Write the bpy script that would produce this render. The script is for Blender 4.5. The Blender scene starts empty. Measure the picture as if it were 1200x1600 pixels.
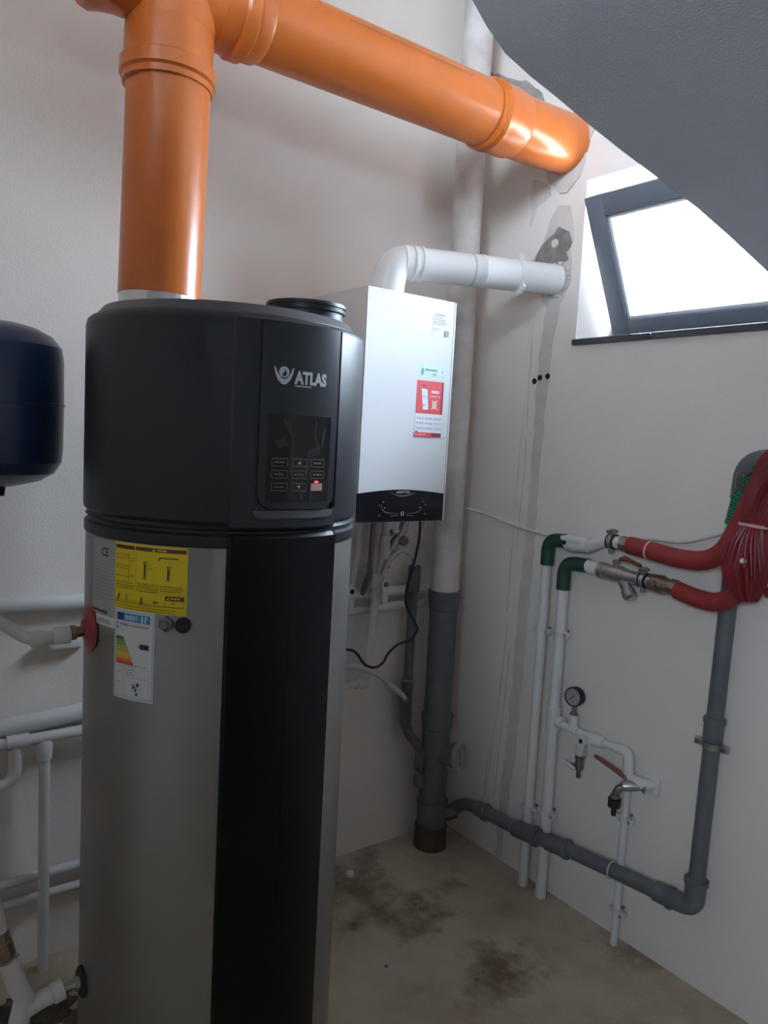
import bpy, bmesh, math, random
from mathutils import Vector, Matrix
random.seed(4)
SC = bpy.context.scene
COL = SC.collection
R = math.radians

# ------------------------------------------------------------------ camera
cam = bpy.data.cameras.new('camera')
cam.sensor_fit = 'VERTICAL'
cam.sensor_height = 36.0
cam.lens = 36.0 * 1195.0 / 1600.0
cam.clip_start = 0.02
cam_o = bpy.data.objects.new('camera', cam)
COL.objects.link(cam_o)
cam_o.matrix_world = Matrix.Translation((0, 0, 1.65)) @ Matrix((
    (0.801226, 0.014827, -0.598178), (-0.595976, 0.108957, -0.795576),
    (0.053379, 0.993936, 0.096136))).to_4x4()
SC.camera = cam_o

# ------------------------------------------------------------------ light: bright overcast sky through the window
W = bpy.data.worlds.new('sky')
SC.world = W
W.use_nodes = True
bg = W.node_tree.nodes['Background']
bg.inputs['Color'].default_value = (0.70, 0.83, 1.0, 1)
bg.inputs['Strength'].default_value = 62.0
SC.view_settings.view_transform = 'Standard'
SC.view_settings.look = 'None'
SC.view_settings.gamma = 1.0
SC.view_settings.use_curve_mapping = False
SC.view_settings.exposure = 0.2
SC.cycles.max_bounces = 10
SC.cycles.diffuse_bounces = 6
SC.cycles.use_denoising = True
SC.cycles.sample_clamp_indirect = 6.0
def portal(loc, rot, sx, sy):          # tells the sampler where the sky enters; gives no light of its own
    pl = bpy.data.lights.new('window_portal', 'AREA')
    pl.shape = 'RECTANGLE'; pl.size = sx; pl.size_y = sy
    pl.cycles.is_portal = True
    po = bpy.data.objects.new('window_portal', pl); COL.objects.link(po)
    po.location = loc; po.rotation_euler = rot
portal((2.47, 1.37, 2.30), (0, R(90), 0), 0.56, 0.9)
# two unseen windows added behind the camera to brighten the room, left wall: y0 y1 z0 z1 (one under the added landing, one above it)
SIDE = ((-1.25, -0.35, 1.95, 2.45), (-1.65, 0.30, 2.78, 3.82))
for q in SIDE:
    portal((-1.57, (q[0] + q[1]) / 2, (q[2] + q[3]) / 2), (0, R(-90), 0), q[3] - q[2], q[1] - q[0])
sun = bpy.data.lights.new('sun', 'SUN'); sun.energy = 330.0; sun.color = (1.0, 0.88, 0.72); sun.angle = R(3)
sun_o = bpy.data.objects.new('sun', sun); COL.objects.link(sun_o)
sun_o.location = (0, 12, 12); sun_o.rotation_euler = (R(-48), 0, 0)      # behind the building: it only lights the yard outside

# ------------------------------------------------------------------ materials
MATS = {}
def mat(name, col, rough=0.6, metal=0.0, noise=0.0, nscale=20.0, bump=0.0, bscale=200.0, col2=None, spec=0.5, emit=None, coat=0.0):
    m = bpy.data.materials.new(name); m.use_nodes = True
    nt = m.node_tree; b = nt.nodes['Principled BSDF']
    b.inputs['Base Color'].default_value = (*col, 1)
    b.inputs['Roughness'].default_value = rough
    b.inputs['Metallic'].default_value = metal
    b.inputs['Specular IOR Level'].default_value = spec
    if coat: b.inputs['Coat Weight'].default_value = coat
    tc = nt.nodes.new('ShaderNodeTexCoord')
    if noise or col2:
        n = nt.nodes.new('ShaderNodeTexNoise'); n.inputs['Scale'].default_value = nscale
        n.inputs['Detail'].default_value = 5; n.inputs['Roughness'].default_value = 0.6
        nt.links.new(tc.outputs['Object'], n.inputs['Vector'])
        r = nt.nodes.new('ShaderNodeValToRGB')
        c2 = col2 if col2 else tuple(c * (1 - noise) for c in col)
        r.color_ramp.elements[0].position = 0.35; r.color_ramp.elements[1].position = 0.65
        r.color_ramp.elements[0].color = (*c2, 1); r.color_ramp.elements[1].color = (*col, 1)
        nt.links.new(n.outputs['Fac'], r.inputs['Fac'])
        nt.links.new(r.outputs['Color'], b.inputs['Base Color'])
    if bump:
        n2 = nt.nodes.new('ShaderNodeTexNoise'); n2.inputs['Scale'].default_value = bscale
        n2.inputs['Detail'].default_value = 4
        nt.links.new(tc.outputs['Object'], n2.inputs['Vector'])
        bp = nt.nodes.new('ShaderNodeBump'); bp.inputs['Strength'].default_value = bump
        bp.inputs['Distance'].default_value = 0.003
        nt.links.new(n2.outputs['Fac'], bp.inputs['Height'])
        nt.links.new(bp.outputs['Normal'], b.inputs['Normal'])
    if emit:
        b.inputs['Emission Color'].default_value = (*emit[0], 1)
        b.inputs['Emission Strength'].default_value = emit[1]
    MATS[name] = m
    return m
mat('plaster', (0.765, 0.70, 0.65), 0.9, noise=0.05, nscale=2.5, bump=0.35, bscale=180)
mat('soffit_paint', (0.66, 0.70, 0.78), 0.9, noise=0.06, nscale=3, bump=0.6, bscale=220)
mat('mortar', (0.36, 0.335, 0.31), 0.95, noise=0.35, nscale=14, bump=0.8, bscale=90)
mat('crack', (0.50, 0.46, 0.43), 0.95)
mat('mortar_dark', (0.27, 0.25, 0.235), 0.95, noise=0.4, nscale=25, bump=0.8, bscale=90)
mat('filler', (0.63, 0.58, 0.54), 0.95, noise=0.16, nscale=8, bump=0.5, bscale=120)
mat('dirt', (0.10, 0.08, 0.065), 0.95, noise=0.6, nscale=40, bump=0.8, bscale=60)
mat('hole_dark', (0.03, 0.025, 0.02), 0.95)
mat('orange', (0.56, 0.145, 0.022), 0.30, noise=0.12, nscale=4, spec=0.5)
mat('orange_print', (0.30, 0.09, 0.03), 0.5)
mat('orange_inside', (0.10, 0.03, 0.015), 0.6)
mat('foil', (0.75, 0.75, 0.72), 0.35, 0.9, bump=0.8, bscale=40)
mat('black_shell', (0.014, 0.017, 0.024), 0.42, bump=0.15, bscale=500)
mat('black_gloss', (0.003, 0.0035, 0.006), 0.28, spec=0.22)
mat('panel_black', (0.014, 0.017, 0.023), 0.33)
mat('display_black', (0.004, 0.004, 0.006), 0.12)
mat('display_ghost', (0.018, 0.018, 0.02), 0.3)
mat('lid_grey', (0.10, 0.105, 0.115), 0.5, noise=0.25, nscale=15)
mat('silver', (0.31, 0.30, 0.285), 0.36, 0.8, noise=0.10, nscale=3)
mat('logo_grey', (0.50, 0.52, 0.55), 0.4)
mat('button_line', (0.16, 0.15, 0.15), 0.4)
mat('button_lit', (0.45, 0.30, 0.24), 0.4)
mat('led_red', (0.8, 0.05, 0.08), 0.4, emit=((1.0, 0.08, 0.12), 1.2))
mat('yellow', (0.80, 0.62, 0.01), 0.45)
mat('yellow_print', (0.36, 0.28, 0.01), 0.5)
mat('brown_print', (0.11, 0.04, 0.02), 0.5)
mat('paper', (0.74, 0.76, 0.80), 0.55)
mat('paper_grey', (0.42, 0.42, 0.42), 0.55)
mat('ink', (0.05, 0.05, 0.07), 0.6)
mat('ink_grey', (0.32, 0.33, 0.36), 0.6)
mat('blue_dark', (0.02, 0.06, 0.22), 0.5)
mat('blue', (0.05, 0.32, 0.62), 0.5)
mat('green_a', (0.06, 0.20, 0.10), 0.5)
mat('green_b', (0.25, 0.38, 0.10), 0.5)
mat('lime', (0.50, 0.52, 0.06), 0.5)
mat('amber', (0.78, 0.50, 0.05), 0.5)
mat('tangerine', (0.72, 0.24, 0.04), 0.5)
mat('red_print', (0.62, 0.05, 0.04), 0.5)
mat('sticker_red', (0.70, 0.075, 0.09), 0.45)
mat('sticker_red_dark', (0.28, 0.03, 0.06), 0.45)
mat('sticker_mint', (0.62, 0.76, 0.70), 0.5)
mat('mint_ink', (0.16, 0.34, 0.24), 0.5)
mat('cream', (0.70, 0.55, 0.40), 0.5)
mat('pink_print', (0.9, 0.45, 0.45), 0.5)
mat('enamel', (0.71, 0.715, 0.735), 0.28, spec=0.5)
mat('enamel_side', (0.72, 0.71, 0.69), 0.4)
mat('boiler_black', (0.006, 0.006, 0.010), 0.22)
mat('chrome', (0.7, 0.7, 0.72), 0.2, 1.0)
mat('flue_white', (0.82, 0.81, 0.80), 0.25)
mat('cap_grey', (0.30, 0.295, 0.29), 0.35)
mat('gasket_grey', (0.45, 0.44, 0.43), 0.5)
mat('pipe_grey', (0.125, 0.13, 0.14), 0.45, noise=0.2, nscale=12)
mat('pipe_grey_dusty', (0.66, 0.61, 0.57), 0.7, col2=(0.42, 0.39, 0.37), nscale=5)
mat('pipe_boot', (0.085, 0.045, 0.035), 0.7, noise=0.5, nscale=30)
mat('ppr', (0.66, 0.65, 0.635), 0.4)
mat('ppr_dull', (0.60, 0.585, 0.575), 0.5)
mat('green_elbow', (0.012, 0.060, 0.036), 0.45)
mat('brass', (0.34, 0.27, 0.20), 0.35, 0.85, noise=0.4, nscale=40)
mat('steel', (0.48, 0.46, 0.44), 0.35, 0.9, noise=0.25, nscale=60)
mat('steel_dark', (0.22, 0.21, 0.21), 0.4, 0.8)
mat('rubber', (0.015, 0.015, 0.017), 0.6)
mat('lever_red', (0.22, 0.055, 0.035), 0.5)
mat('red_foam', (0.29, 0.024, 0.026), 0.65, noise=0.2, nscale=14, bump=0.3, bscale=120)
mat('red_film', (0.24, 0.018, 0.024), 0.42, noise=0.45, nscale=9)
mat('tie_pink', (0.62, 0.36, 0.36), 0.5)
mat('corrugated_green', (0.010, 0.19, 0.105), 0.4)
mat('corrugated_dark', (0.006, 0.07, 0.045), 0.5)
mat('cable_white', (0.62, 0.60, 0.58), 0.5)
mat('cable_black', (0.012, 0.012, 0.013), 0.45)
mat('cable_brown', (0.10, 0.06, 0.05), 0.5)
mat('hose_clear', (0.55, 0.53, 0.50), 0.3)
mat('vessel_blue', (0.010, 0.028, 0.075), 0.30)
mat('rosette_red', (0.26, 0.03, 0.035), 0.4)
mat('window_grey', (0.13, 0.145, 0.175), 0.4)
mat('gasket_white', (0.6, 0.62, 0.65), 0.4)
mat('sill_dark', (0.05, 0.052, 0.058), 0.35)
mat('gauge_face', (0.30, 0.30, 0.32), 0.4)
mat('clip_white', (0.62, 0.61, 0.60), 0.5)
mat('ground', (0.60, 0.55, 0.49), 0.95, noise=0.2, nscale=2)

def glass():
    m = bpy.data.materials.new('pane_glass'); m.use_nodes = True
    nt = m.node_tree; nt.nodes.remove(nt.nodes['Principled BSDF'])
    out = nt.nodes['Material Output']
    t = nt.nodes.new('ShaderNodeBsdfTransparent'); t.inputs['Color'].default_value = (0.93, 0.95, 0.95, 1)
    g = nt.nodes.new('ShaderNodeBsdfGlossy'); g.inputs['Roughness'].default_value = 0.02
    fr = nt.nodes.new('ShaderNodeFresnel'); fr.inputs['IOR'].default_value = 1.45
    mx = nt.nodes.new('ShaderNodeMixShader')
    nt.links.new(fr.outputs[0], mx.inputs[0]); nt.links.new(t.outputs[0], mx.inputs[1]); nt.links.new(g.outputs[0], mx.inputs[2])
    nt.links.new(mx.outputs[0], out.inputs['Surface'])
    MATS['pane_glass'] = m
glass()

def floor_mat():
    m = bpy.data.materials.new('concrete_floor'); m.use_nodes = True
    nt = m.node_tree; b = nt.nodes['Principled BSDF']; L = nt.links.new
    b.inputs['Roughness'].default_value = 0.85
    tc = nt.nodes.new('ShaderNodeTexCoord')
    def noise(s, d=6, ro=0.6):
        n = nt.nodes.new('ShaderNodeTexNoise'); n.inputs['Scale'].default_value = s
        n.inputs['Detail'].default_value = d; n.inputs['Roughness'].default_value = ro
        L(tc.outputs['Object'], n.inputs['Vector']); return n
    def ramp(src, stops):
        r = nt.nodes.new('ShaderNodeValToRGB')
        e = r.color_ramp.elements
        while len(e) < len(stops): e.new(0.5)
        for el, (p, c) in zip(e, stops): el.position = p; el.color = (*c, 1)
        L(src, r.inputs['Fac']); return r
    base = ramp(noise(3.2).outputs['Fac'], [(0.30, (0.34, 0.27, 0.19)), (0.55, (0.48, 0.415, 0.315)), (0.75, (0.54, 0.485, 0.395))])
    st = ramp(noise(2.1, 8, 0.65).outputs['Fac'], [(0.53, (0, 0, 0)), (0.64, (1, 1, 1))])
    mx = nt.nodes.new('ShaderNodeMixRGB'); mx.inputs['Color2'].default_value = (0.19, 0.135, 0.085, 1)
    L(st.outputs['Color'], mx.inputs['Fac']); L(base.outputs['Color'], mx.inputs['Color1'])
    sp = ramp(noise(45, 3, 0.5).outputs['Fac'], [(0.66, (0, 0, 0)), (0.72, (1, 1, 1))])
    mx2 = nt.nodes.new('ShaderNodeMixRGB'); mx2.inputs['Color2'].default_value = (0.46, 0.43, 0.38, 1)
    L(sp.outputs['Color'], mx2.inputs['Fac']); L(mx.outputs['Color'], mx2.inputs['Color1'])
    L(mx2.outputs['Color'], b.inputs['Base Color'])
    bp = nt.nodes.new('ShaderNodeBump'); bp.inputs['Strength'].default_value = 0.6; bp.inputs['Distance'].default_value = 0.006
    L(noise(60).outputs['Fac'], bp.inputs['Height']); L(bp.outputs['Normal'], b.inputs['Normal'])
    MATS['concrete_floor'] = m
floor_mat()

# ------------------------------------------------------------------ mesh helpers
class MB:
    def __init__(s): s.v = []; s.f = []; s.mi = []; s.mats = []
    def m(s, name):
        if name not in s.mats: s.mats.append(name)
        return s.mats.index(name)
    def add(s, verts, faces, mname):
        o = len(s.v); s.v += [tuple(v) for v in verts]; k = s.m(mname)
        for f in faces: s.f.append(tuple(i + o for i in f)); s.mi.append(k)
        return s
    def tube(s, pts, r, mname, n=18, caps=True):
        pts = [Vector(p) for p in pts]; N = len(pts)
        rs = r if isinstance(r, (list, tuple)) else [r] * N
        T = []
        for i in range(N):
            a = pts[max(i - 1, 0)]; b = pts[min(i + 1, N - 1)]
            if 0 < i < N - 1:
                t = (pts[i] - a).normalized() + (b - pts[i]).normalized()
            else: t = b - a
            T.append(t.normalized())
        up = Vector((0, 0, 1)) if abs(T[0].z) < 0.9 else Vector((1, 0, 0))
        nrm = (up - T[0] * up.dot(T[0])).normalized()
        V = []
        for i in range(N):
            nrm = (nrm - T[i] * nrm.dot(T[i])).normalized()
            bi = T[i].cross(nrm)
            for k in range(n):
                a = 2 * math.pi * k / n
                V.append(pts[i] + (nrm * math.cos(a) + bi * math.sin(a)) * rs[i])
        F = []
        for i in range(N - 1):
            for k in range(n):
                k2 = (k + 1) % n
                F.append((i * n + k, i * n + k2, (i + 1) * n + k2, (i + 1) * n + k))
        if caps:
            F.append(tuple(range(n - 1, -1, -1))); F.append(tuple((N - 1) * n + k for k in range(n)))
        return s.add(V, F, mname)
    def lathe(s, o, ax, prof, mname, n=32, close=False):
        o = Vector(o); ax = Vector(ax).normalized()
        up = Vector((0, 0, 1)) if abs(ax.z) < 0.9 else Vector((1, 0, 0))
        e1 = (up - ax * up.dot(ax)).normalized(); e2 = ax.cross(e1)
        V = []; F = []; P = len(prof)
        for t, r in prof:
            r = max(r, 1e-5)
            for k in range(n):
                a = 2 * math.pi * k / n
                V.append(o + ax * t + (e1 * math.cos(a) + e2 * math.sin(a)) * r)
        for i in range(P - 1 if not close else P):
            j = (i + 1) % P
            for k in range(n):
                k2 = (k + 1) % n
                F.append((i * n + k, i * n + k2, j * n + k2, j * n + k))
        if not close:
            if prof[0][1] > 1e-4: F.append(tuple(range(n - 1, -1, -1)))
            if prof[-1][1] > 1e-4: F.append(tuple((P - 1) * n + k for k in range(n)))
        return s.add(V, F, mname)
    def ring(s, o, ax, r, w, h, mname, n=32):          # raised band round a pipe: half-width w, height h
        return s.lathe(o, ax, [(-w, r - 0.001), (-w, r + h * .7), (-w * .5, r + h), (w * .5, r + h), (w, r + h * .7), (w, r - 0.001)], mname, n)
    def box(s, c, size, mname, bev=0.0, rot=None):
        bm = bmesh.new(); bmesh.ops.create_cube(bm, size=1.0)
        for v in bm.verts: v.co = Vector((v.co.x * size[0], v.co.y * size[1], v.co.z * size[2]))
        if bev: bmesh.ops.bevel(bm, geom=bm.edges[:], offset=bev, segments=2, affect='EDGES', profile=0.5)
        M = Matrix.Translation(c) @ (rot.to_4x4() if rot is not None else Matrix.Identity(4))
        bm.verts.index_update()
        V = [M @ v.co for v in bm.verts]; F = [tuple(v.index for v in f.verts) for f in bm.faces]
        bm.free(); return s.add(V, F, mname)
    def prism(s, poly, off, mname):                     # polygon of 3D points pushed along off
        off = Vector(off); n = len(poly)
        V = [Vector(p) for p in poly] + [Vector(p) + off for p in poly]
        F = [tuple(range(n)), tuple(range(2 * n - 1, n - 1, -1))]
        F += [(i, (i + 1) % n, n + (i + 1) % n, n + i) for i in range(n)]
        return s.add(V, F, mname)
    def arc_slab(s, c, r0, r1, a0, a1, z0, z1, mname, n=24, bev=0.0):   # curved plate on a cylinder; angle 0 faces -y, + towards +x
        V = []; F = []
        rows = [(r0, z0), (r1 - bev, z0), (r1, z0 + bev), (r1, z1 - bev), (r1 - bev, z1), (r0, z1)] if bev else [(r0, z0), (r1, z0), (r1, z1), (r0, z1)]
        cols = [(a0, 0)] if bev else []
        K = len(rows)
        da = math.degrees(bev / r1) if bev else 0
        angs = [a0] + [a0 + da + (a1 - a0 - 2 * da) * i / n for i in range(n + 1)] + [a1] if bev else [a0 + (a1 - a0) * i / n for i in range(n + 1)]
        for i, a in enumerate(angs):
            edge = bev and i in (0, len(angs) - 1)
            for r, z in rows:
                rr = min(r, r1 - bev) if edge else r
                t = R(a); V.append((c[0] + rr * math.sin(t), c[1] - rr * math.cos(t), z))
        for i in range(len(angs) - 1):
            for k in range(K):
                k2 = (k + 1) % K
                F.append((i * K + k, i * K + k2, (i + 1) * K + k2, (i + 1) * K + k))
        F.append(tuple(range(K - 1, -1, -1))); F.append(tuple((len(angs) - 1) * K + k for k in range(K)))
        return s.add(V, F, mname)
    def build(s, name, parent=None, loc=None, angle=35, label=None, kind=None):
        me = bpy.data.meshes.new(name)
        base = Vector((0, 0, 0))
        if parent is not None:
            base = Vector(parent.get('_o', (0, 0, 0)))
        elif loc is not None: base = Vector(loc)
        me.from_pydata([tuple(Vector(v) - base) for v in s.v], [], s.f)
        for n in s.mats: me.materials.append(MATS[n])
        me.polygons.foreach_set('material_index', s.mi)
        bm = bmesh.new(); bm.from_mesh(me); bmesh.ops.recalc_face_normals(bm, faces=bm.faces); bm.to_mesh(me); bm.free()
        me.shade_smooth(); me.set_sharp_from_angle(angle=R(angle)); me.update()
        o = bpy.data.objects.new(name, me); COL.objects.link(o)
        if parent is not None:
            o.parent = parent; o['_o'] = tuple(base)
        else:
            o.location = base; o['_o'] = tuple(base)
        if label: o['label'] = label
        if kind: o['kind'] = kind
        return o

def bend(pts, rad, k=7):
    """polyline with its corners rounded"""
    pts = [Vector(p) for p in pts]; out = [pts[0]]
    for i in range(1, len(pts) - 1):
        r = rad[i - 1] if isinstance(rad, (list, tuple)) else rad
        a = (pts[i - 1] - pts[i]); b = (pts[i + 1] - pts[i])
        d = min(r, a.length * .49, b.length * .49)
        p0 = pts[i] + a.normalized() * d; p1 = pts[i] + b.normalized() * d
        for j in range(k + 1):
            t = j / k
            out.append(p0 * (1 - t) ** 2 + pts[i] * 2 * t * (1 - t) + p1 * t * t)
    out.append(pts[-1]); return out

def spline(pts, k=8):
    """Catmull-Rom through the points"""
    P = [Vector(p) for p in pts]; P = [P[0] * 2 - P[1]] + P + [P[-1] * 2 - P[-2]]; out = []
    for i in range(1, len(P) - 2):
        for j in range(k):
            t = j / k
            out.append(0.5 * (2 * P[i] + (P[i + 1] - P[i - 1]) * t + (2 * P[i - 1] - 5 * P[i] + 4 * P[i + 1] - P[i + 2]) * t * t
                              + (3 * P[i] - P[i - 1] - 3 * P[i + 1] + P[i + 2]) * t ** 3))
    out.append(P[-2]); return out

def thing(name, label, cat, loc, group=None):
    o = bpy.data.objects.new(name, None); COL.objects.link(o)
    o.empty_display_size = 0.05; o.location = loc; o['_o'] = tuple(loc)
    o['label'] = label; o['category'] = cat
    if group: o['group'] = group
    return o
def tag(o, label, cat, group=None):
    o['label'] = label; o['category'] = cat
    if group: o['group'] = group
    return o

class Print:
    """flat print on a sticker: f(x, y, lift) turns sticker metres into a point of the surface"""
    def __init__(s, f): s.f = f; s.mb = MB(); s.k = 0
    def poly(s, pts, mname, lift=None):
        s.k += 1; l = lift if lift is not None else 0.0004 + 0.00004 * s.k
        s.mb.add([s.f(x, y, l) for x, y in pts], [tuple(range(len(pts)))], mname); return s
    def rect(s, x0, y0, x1, y1, mname, n=1, lift=None):
        s.k += 1; l = lift if lift is not None else 0.0004 + 0.00004 * s.k
        V = []
        for i in range(n + 1):
            x = x0 + (x1 - x0) * i / n
            V += [s.f(x, y0, l), s.f(x, y1, l)]
        s.mb.add(V, [(2 * i, 2 * i + 2, 2 * i + 3, 2 * i + 1) for i in range(n)], mname); return s
    def frame(s, x0, y0, x1, y1, t, mname, n=1):
        s.rect(x0, y0, x1, y0 + t, mname, n); s.rect(x0, y1 - t, x1, y1, mname, n)
        s.rect(x0, y0, x0 + t, y1, mname); s.rect(x1 - t, y0, x1, y1, mname); return s
    def disc(s, x, y, r, mname, n=20, ry=None):
        return s.poly([(x + r * math.cos(2 * math.pi * i / n), y + (ry or r) * math.sin(2 * math.pi * i / n)) for i in range(n)], mname)
    def lines(s, x0, x1, ys, t, mname, seed=1):          # print too small to read: rows of dashes
        rnd = random.Random(seed)
        for y in ys:
            x = x0
            while x < x1 - 0.002:
                w = min(rnd.uniform(0.003, 0.011), x1 - x)
                s.rect(x, y, x + w, y + t, mname); x += w + 0.0013
        return s
    def text(s, body, x, y, size, mname, bold=0.0, width=None):
        cu = bpy.data.curves.new('lettering', 'FONT'); cu.body = body; cu.size = size; cu.offset = bold
        cu.resolution_u = 3
        o = bpy.data.objects.new('lettering', cu); me = bpy.data.meshes.new_from_object(o)
        V = [(v.co.x, v.co.y) for v in me.vertices]
        k = 1.0
        if width and V:
            k = width / max(max(a for a, b in V) - min(a for a, b in V), 1e-6)
        s.k += 1; l = 0.0004 + 0.00004 * s.k
        s.mb.add([s.f(x + a * k, y + b, l) for a, b in V], [tuple(p.vertices) for p in me.polygons], mname)
        bpy.data.objects.remove(o); bpy.data.curves.remove(cu); bpy.data.meshes.remove(me); return s
    def build(s, name, parent, label=None):
        return s.mb.build(name, parent, label=label, kind='stuff')

# ================================================================== the room
XW, YW = 2.178, 2.3595              # right wall, back wall
WIN = (0.92, 1.822, 2.012, 2.580)   # opening y0 y1 z0 z1
X0, Y0, ZC = -1.35, -1.70, 3.90
def struct(mb, name): return mb.build(name, kind='structure')
floor = struct(MB().box(((X0 + XW) / 2, (Y0 + YW) / 2, -0.06), (XW - X0 + .6, YW - Y0 + .6, .12), 'concrete_floor'), 'floor')
struct(MB().box(((X0 + XW) / 2, YW + .1, ZC / 2), (XW - X0 + .76, .2, ZC), 'plaster'), 'wall_back')
struct(MB().box(((X0 + XW) / 2, Y0 - .1, ZC / 2), (XW - X0, .2, ZC), 'plaster'), 'wall_front')
m = MB()
for ya, yb, za, zb in ((Y0, SIDE[0][0], 0, 2.6), (SIDE[0][1], YW, 0, 2.6), (SIDE[0][0], SIDE[0][1], 0, SIDE[0][2]), (SIDE[0][0], SIDE[0][1], SIDE[0][3], 2.6),
                       (Y0, SIDE[1][0], 2.6, ZC), (SIDE[1][1], YW, 2.6, ZC), (SIDE[1][0], SIDE[1][1], 2.6, SIDE[1][2]), (SIDE[1][0], SIDE[1][1], SIDE[1][3], ZC)):
    m.box((X0 - .1, (ya + yb) / 2, (za + zb) / 2), (.2, yb - ya, zb - za), 'plaster')
struct(m, 'wall_left')
struct(MB().box(((X0 + XW) / 2, (Y0 + YW) / 2, ZC + .1), (XW - X0 + .6, YW - Y0 + .4, .2), 'plaster'), 'ceiling')
T = 0.28
m = MB()
def seg(y0, y1, z0, z1): m.box((XW + T / 2, (y0 + y1) / 2, (z0 + z1) / 2), (T, y1 - y0, z1 - z0), 'plaster')
seg(Y0, WIN[0], 0, ZC); seg(WIN[1], YW, 0, ZC); seg(WIN[0], WIN[1], 0, WIN[2]); seg(WIN[0], WIN[1], WIN[3], ZC)
wall_r = struct(m, 'wall_right')
wall_r['_o'] = (0, 0, 0)
# outside: pale yard below the window
struct(MB().box((0, 0, -0.25), (80, 80, .1), 'ground'), 'ground')

# plastered soffit of the stair that runs over the camera, its curved far edge in view; unseen landing at left added to shade the lower room
prof = [(X0, 2.62), (0.40, 2.60), (0.80, 2.55), (0.90, 2.48), (0.946, 2.427), (0.983, 2.397), (1.035, 2.366), (1.106, 2.347), (1.181, 2.332), (1.282, 2.309),
        (1.391, 2.287), (1.509, 2.266), (1.694, 2.232), (1.844, 2.196), (2.046, 2.143), (2.178, 2.105)]
m = MB(); n = len(prof)
ys = [1.08, 0.6, 0.0, -0.8, Y0]
V = []; F = []
for y in ys:
    V += [(x, y, z) for x, z in prof] + [(x, y, z + .13) for x, z in prof]
for j in range(len(ys) - 1):
    a, b = j * 2 * n, (j + 1) * 2 * n
    for i in range(n - 1):
        F += [(a + i, a + i + 1, b + i + 1, b + i), (a + n + i, b + n + i, b + n + i + 1, a + n + i + 1)]
    F += [(a, b, b + n, a + n), (a + n - 1, a + 2 * n - 1, b + 2 * n - 1, b + n - 1)]
for j in (0, len(ys) - 1):
    a = j * 2 * n
    for i in range(n - 1): F.append((a + i, a + n + i, a + n + i + 1, a + i + 1))
m.add(V, F, 'soffit_paint')
sof = m.build('stair_soffit', kind='structure', angle=50)

# ---- mortar left round the holes and the filled chase in the right wall (proud of the plaster)
def patch(name, pts, mname, h=0.004, label=None, jag=0.006):
    """irregular skim of mortar on the right wall: (y, z) outline"""
    rnd = random.Random(len(pts) * 7 + int(pts[0][1] * 100))
    out = []
    for i in range(len(pts)):
        a = pts[i]; b = pts[(i + 1) % len(pts)]
        L = math.hypot(a[0] - b[0], a[1] - b[1]); k = max(1, int(L / 0.025))
        for j in range(k):
            t = j / k
            out.append((a[0] + (b[0] - a[0]) * t + rnd.uniform(-jag, jag), a[1] + (b[1] - a[1]) * t + rnd.uniform(-jag, jag)))
    return MB().prism([(XW + .002, y, z) for y, z in out], (-h - .002, 0, 0), mname).build(name, wall_r, label=label)
patch('mortar_patch', [(2.352, 3.115), (2.20, 3.035), (2.125, 3.00), (2.06, 2.94), (2.02, 2.86), (2.10, 2.80), (2.25, 2.86), (2.352, 2.95)], 'mortar', label='grey mortar patch above the orange duct')
ringp = []
for i in range(26):
    a = 2 * math.pi * i / 26
    r = 0.120 + 0.012 * math.sin(3 * a + .7) + 0.008 * math.sin(7 * a) + (0.022 if -2.2 < a - math.pi * 2 * (a > math.pi) < -.9 else 0)
    ringp.append((1.925 + r * math.cos(a) * .92, 2.715 + r * math.sin(a)))
patch('mortar_ring', ringp, 'filler', 0.008, 'pale mortar ring round the duct hole')
patch('filler_strip', [(2.085, 2.64), (1.99, 2.60), (1.98, 2.57), (2.045, 2.535), (2.07, 2.47), (2.078, 2.53)], 'filler', 0.0015)
patch('mortar_patch', [(1.985, 2.470), (1.945, 2.515), (1.89, 2.505), (1.868, 2.42), (1.872, 2.33), (1.862, 2.25), (1.90, 2.17), (1.965, 2.155),
                       (1.995, 2.21), (2.045, 2.29), (2.06, 2.34), (2.03, 2.37), (2.00, 2.40)], 'filler', 0.004, 'mortar patch around the flue hole')
patch('mortar_patch', [(1.985, 2.40), (1.93, 2.43), (1.885, 2.425), (1.872, 2.36), (1.89, 2.31), (1.96, 2.31), (2.03, 2.325), (2.03, 2.355)], 'mortar_dark', 0.006, 'dark mortar lump above the flue', jag=.014)
patch('chase_strip', [(1.965, 2.17), (1.905, 2.17), (1.925, 2.03), (1.930, 1.90), (1.937, 1.80), (1.941, 1.60), (1.94, 1.50), (1.945, 1.25), (1.95, 1.0), (1.955, .70), (1.965, .45), (1.98, .25), (2.0, .004),
                      (2.03, .004), (2.025, .25), (2.015, .45), (2.005, .70), (2.0, 1.0), (1.992, 1.25), (1.985, 1.50), (1.985, 1.75), (1.99, 1.85), (1.985, 2.0)], 'filler', 0.003, 'filled chase running down from the flue', jag=.004)
rnd = random.Random(77)
for pts in ([(2.022, 2.10), (2.03, 1.85), (2.022, 1.55), (2.035, 1.25)], [(2.045, 1.80), (2.05, 1.5), (2.052, 1.25), (2.06, 1.0)], [(2.05, .95), (2.075, .6), (2.11, .22)], [(2.03, .85), (2.045, .5), (2.06, .24)], [(2.10, .45), (2.12, .24)]):
    q = spline([(XW - .0012, y + rnd.uniform(-.004, .004), z) for y, z in pts], 8)
    MB().tube([(p[0], p[1] + rnd.uniform(-.0012, .0012), p[2]) for p in q], [rnd.uniform(.0008, .0020) for _ in q], 'crack', 6).build('plaster_crack', wall_r)
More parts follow.
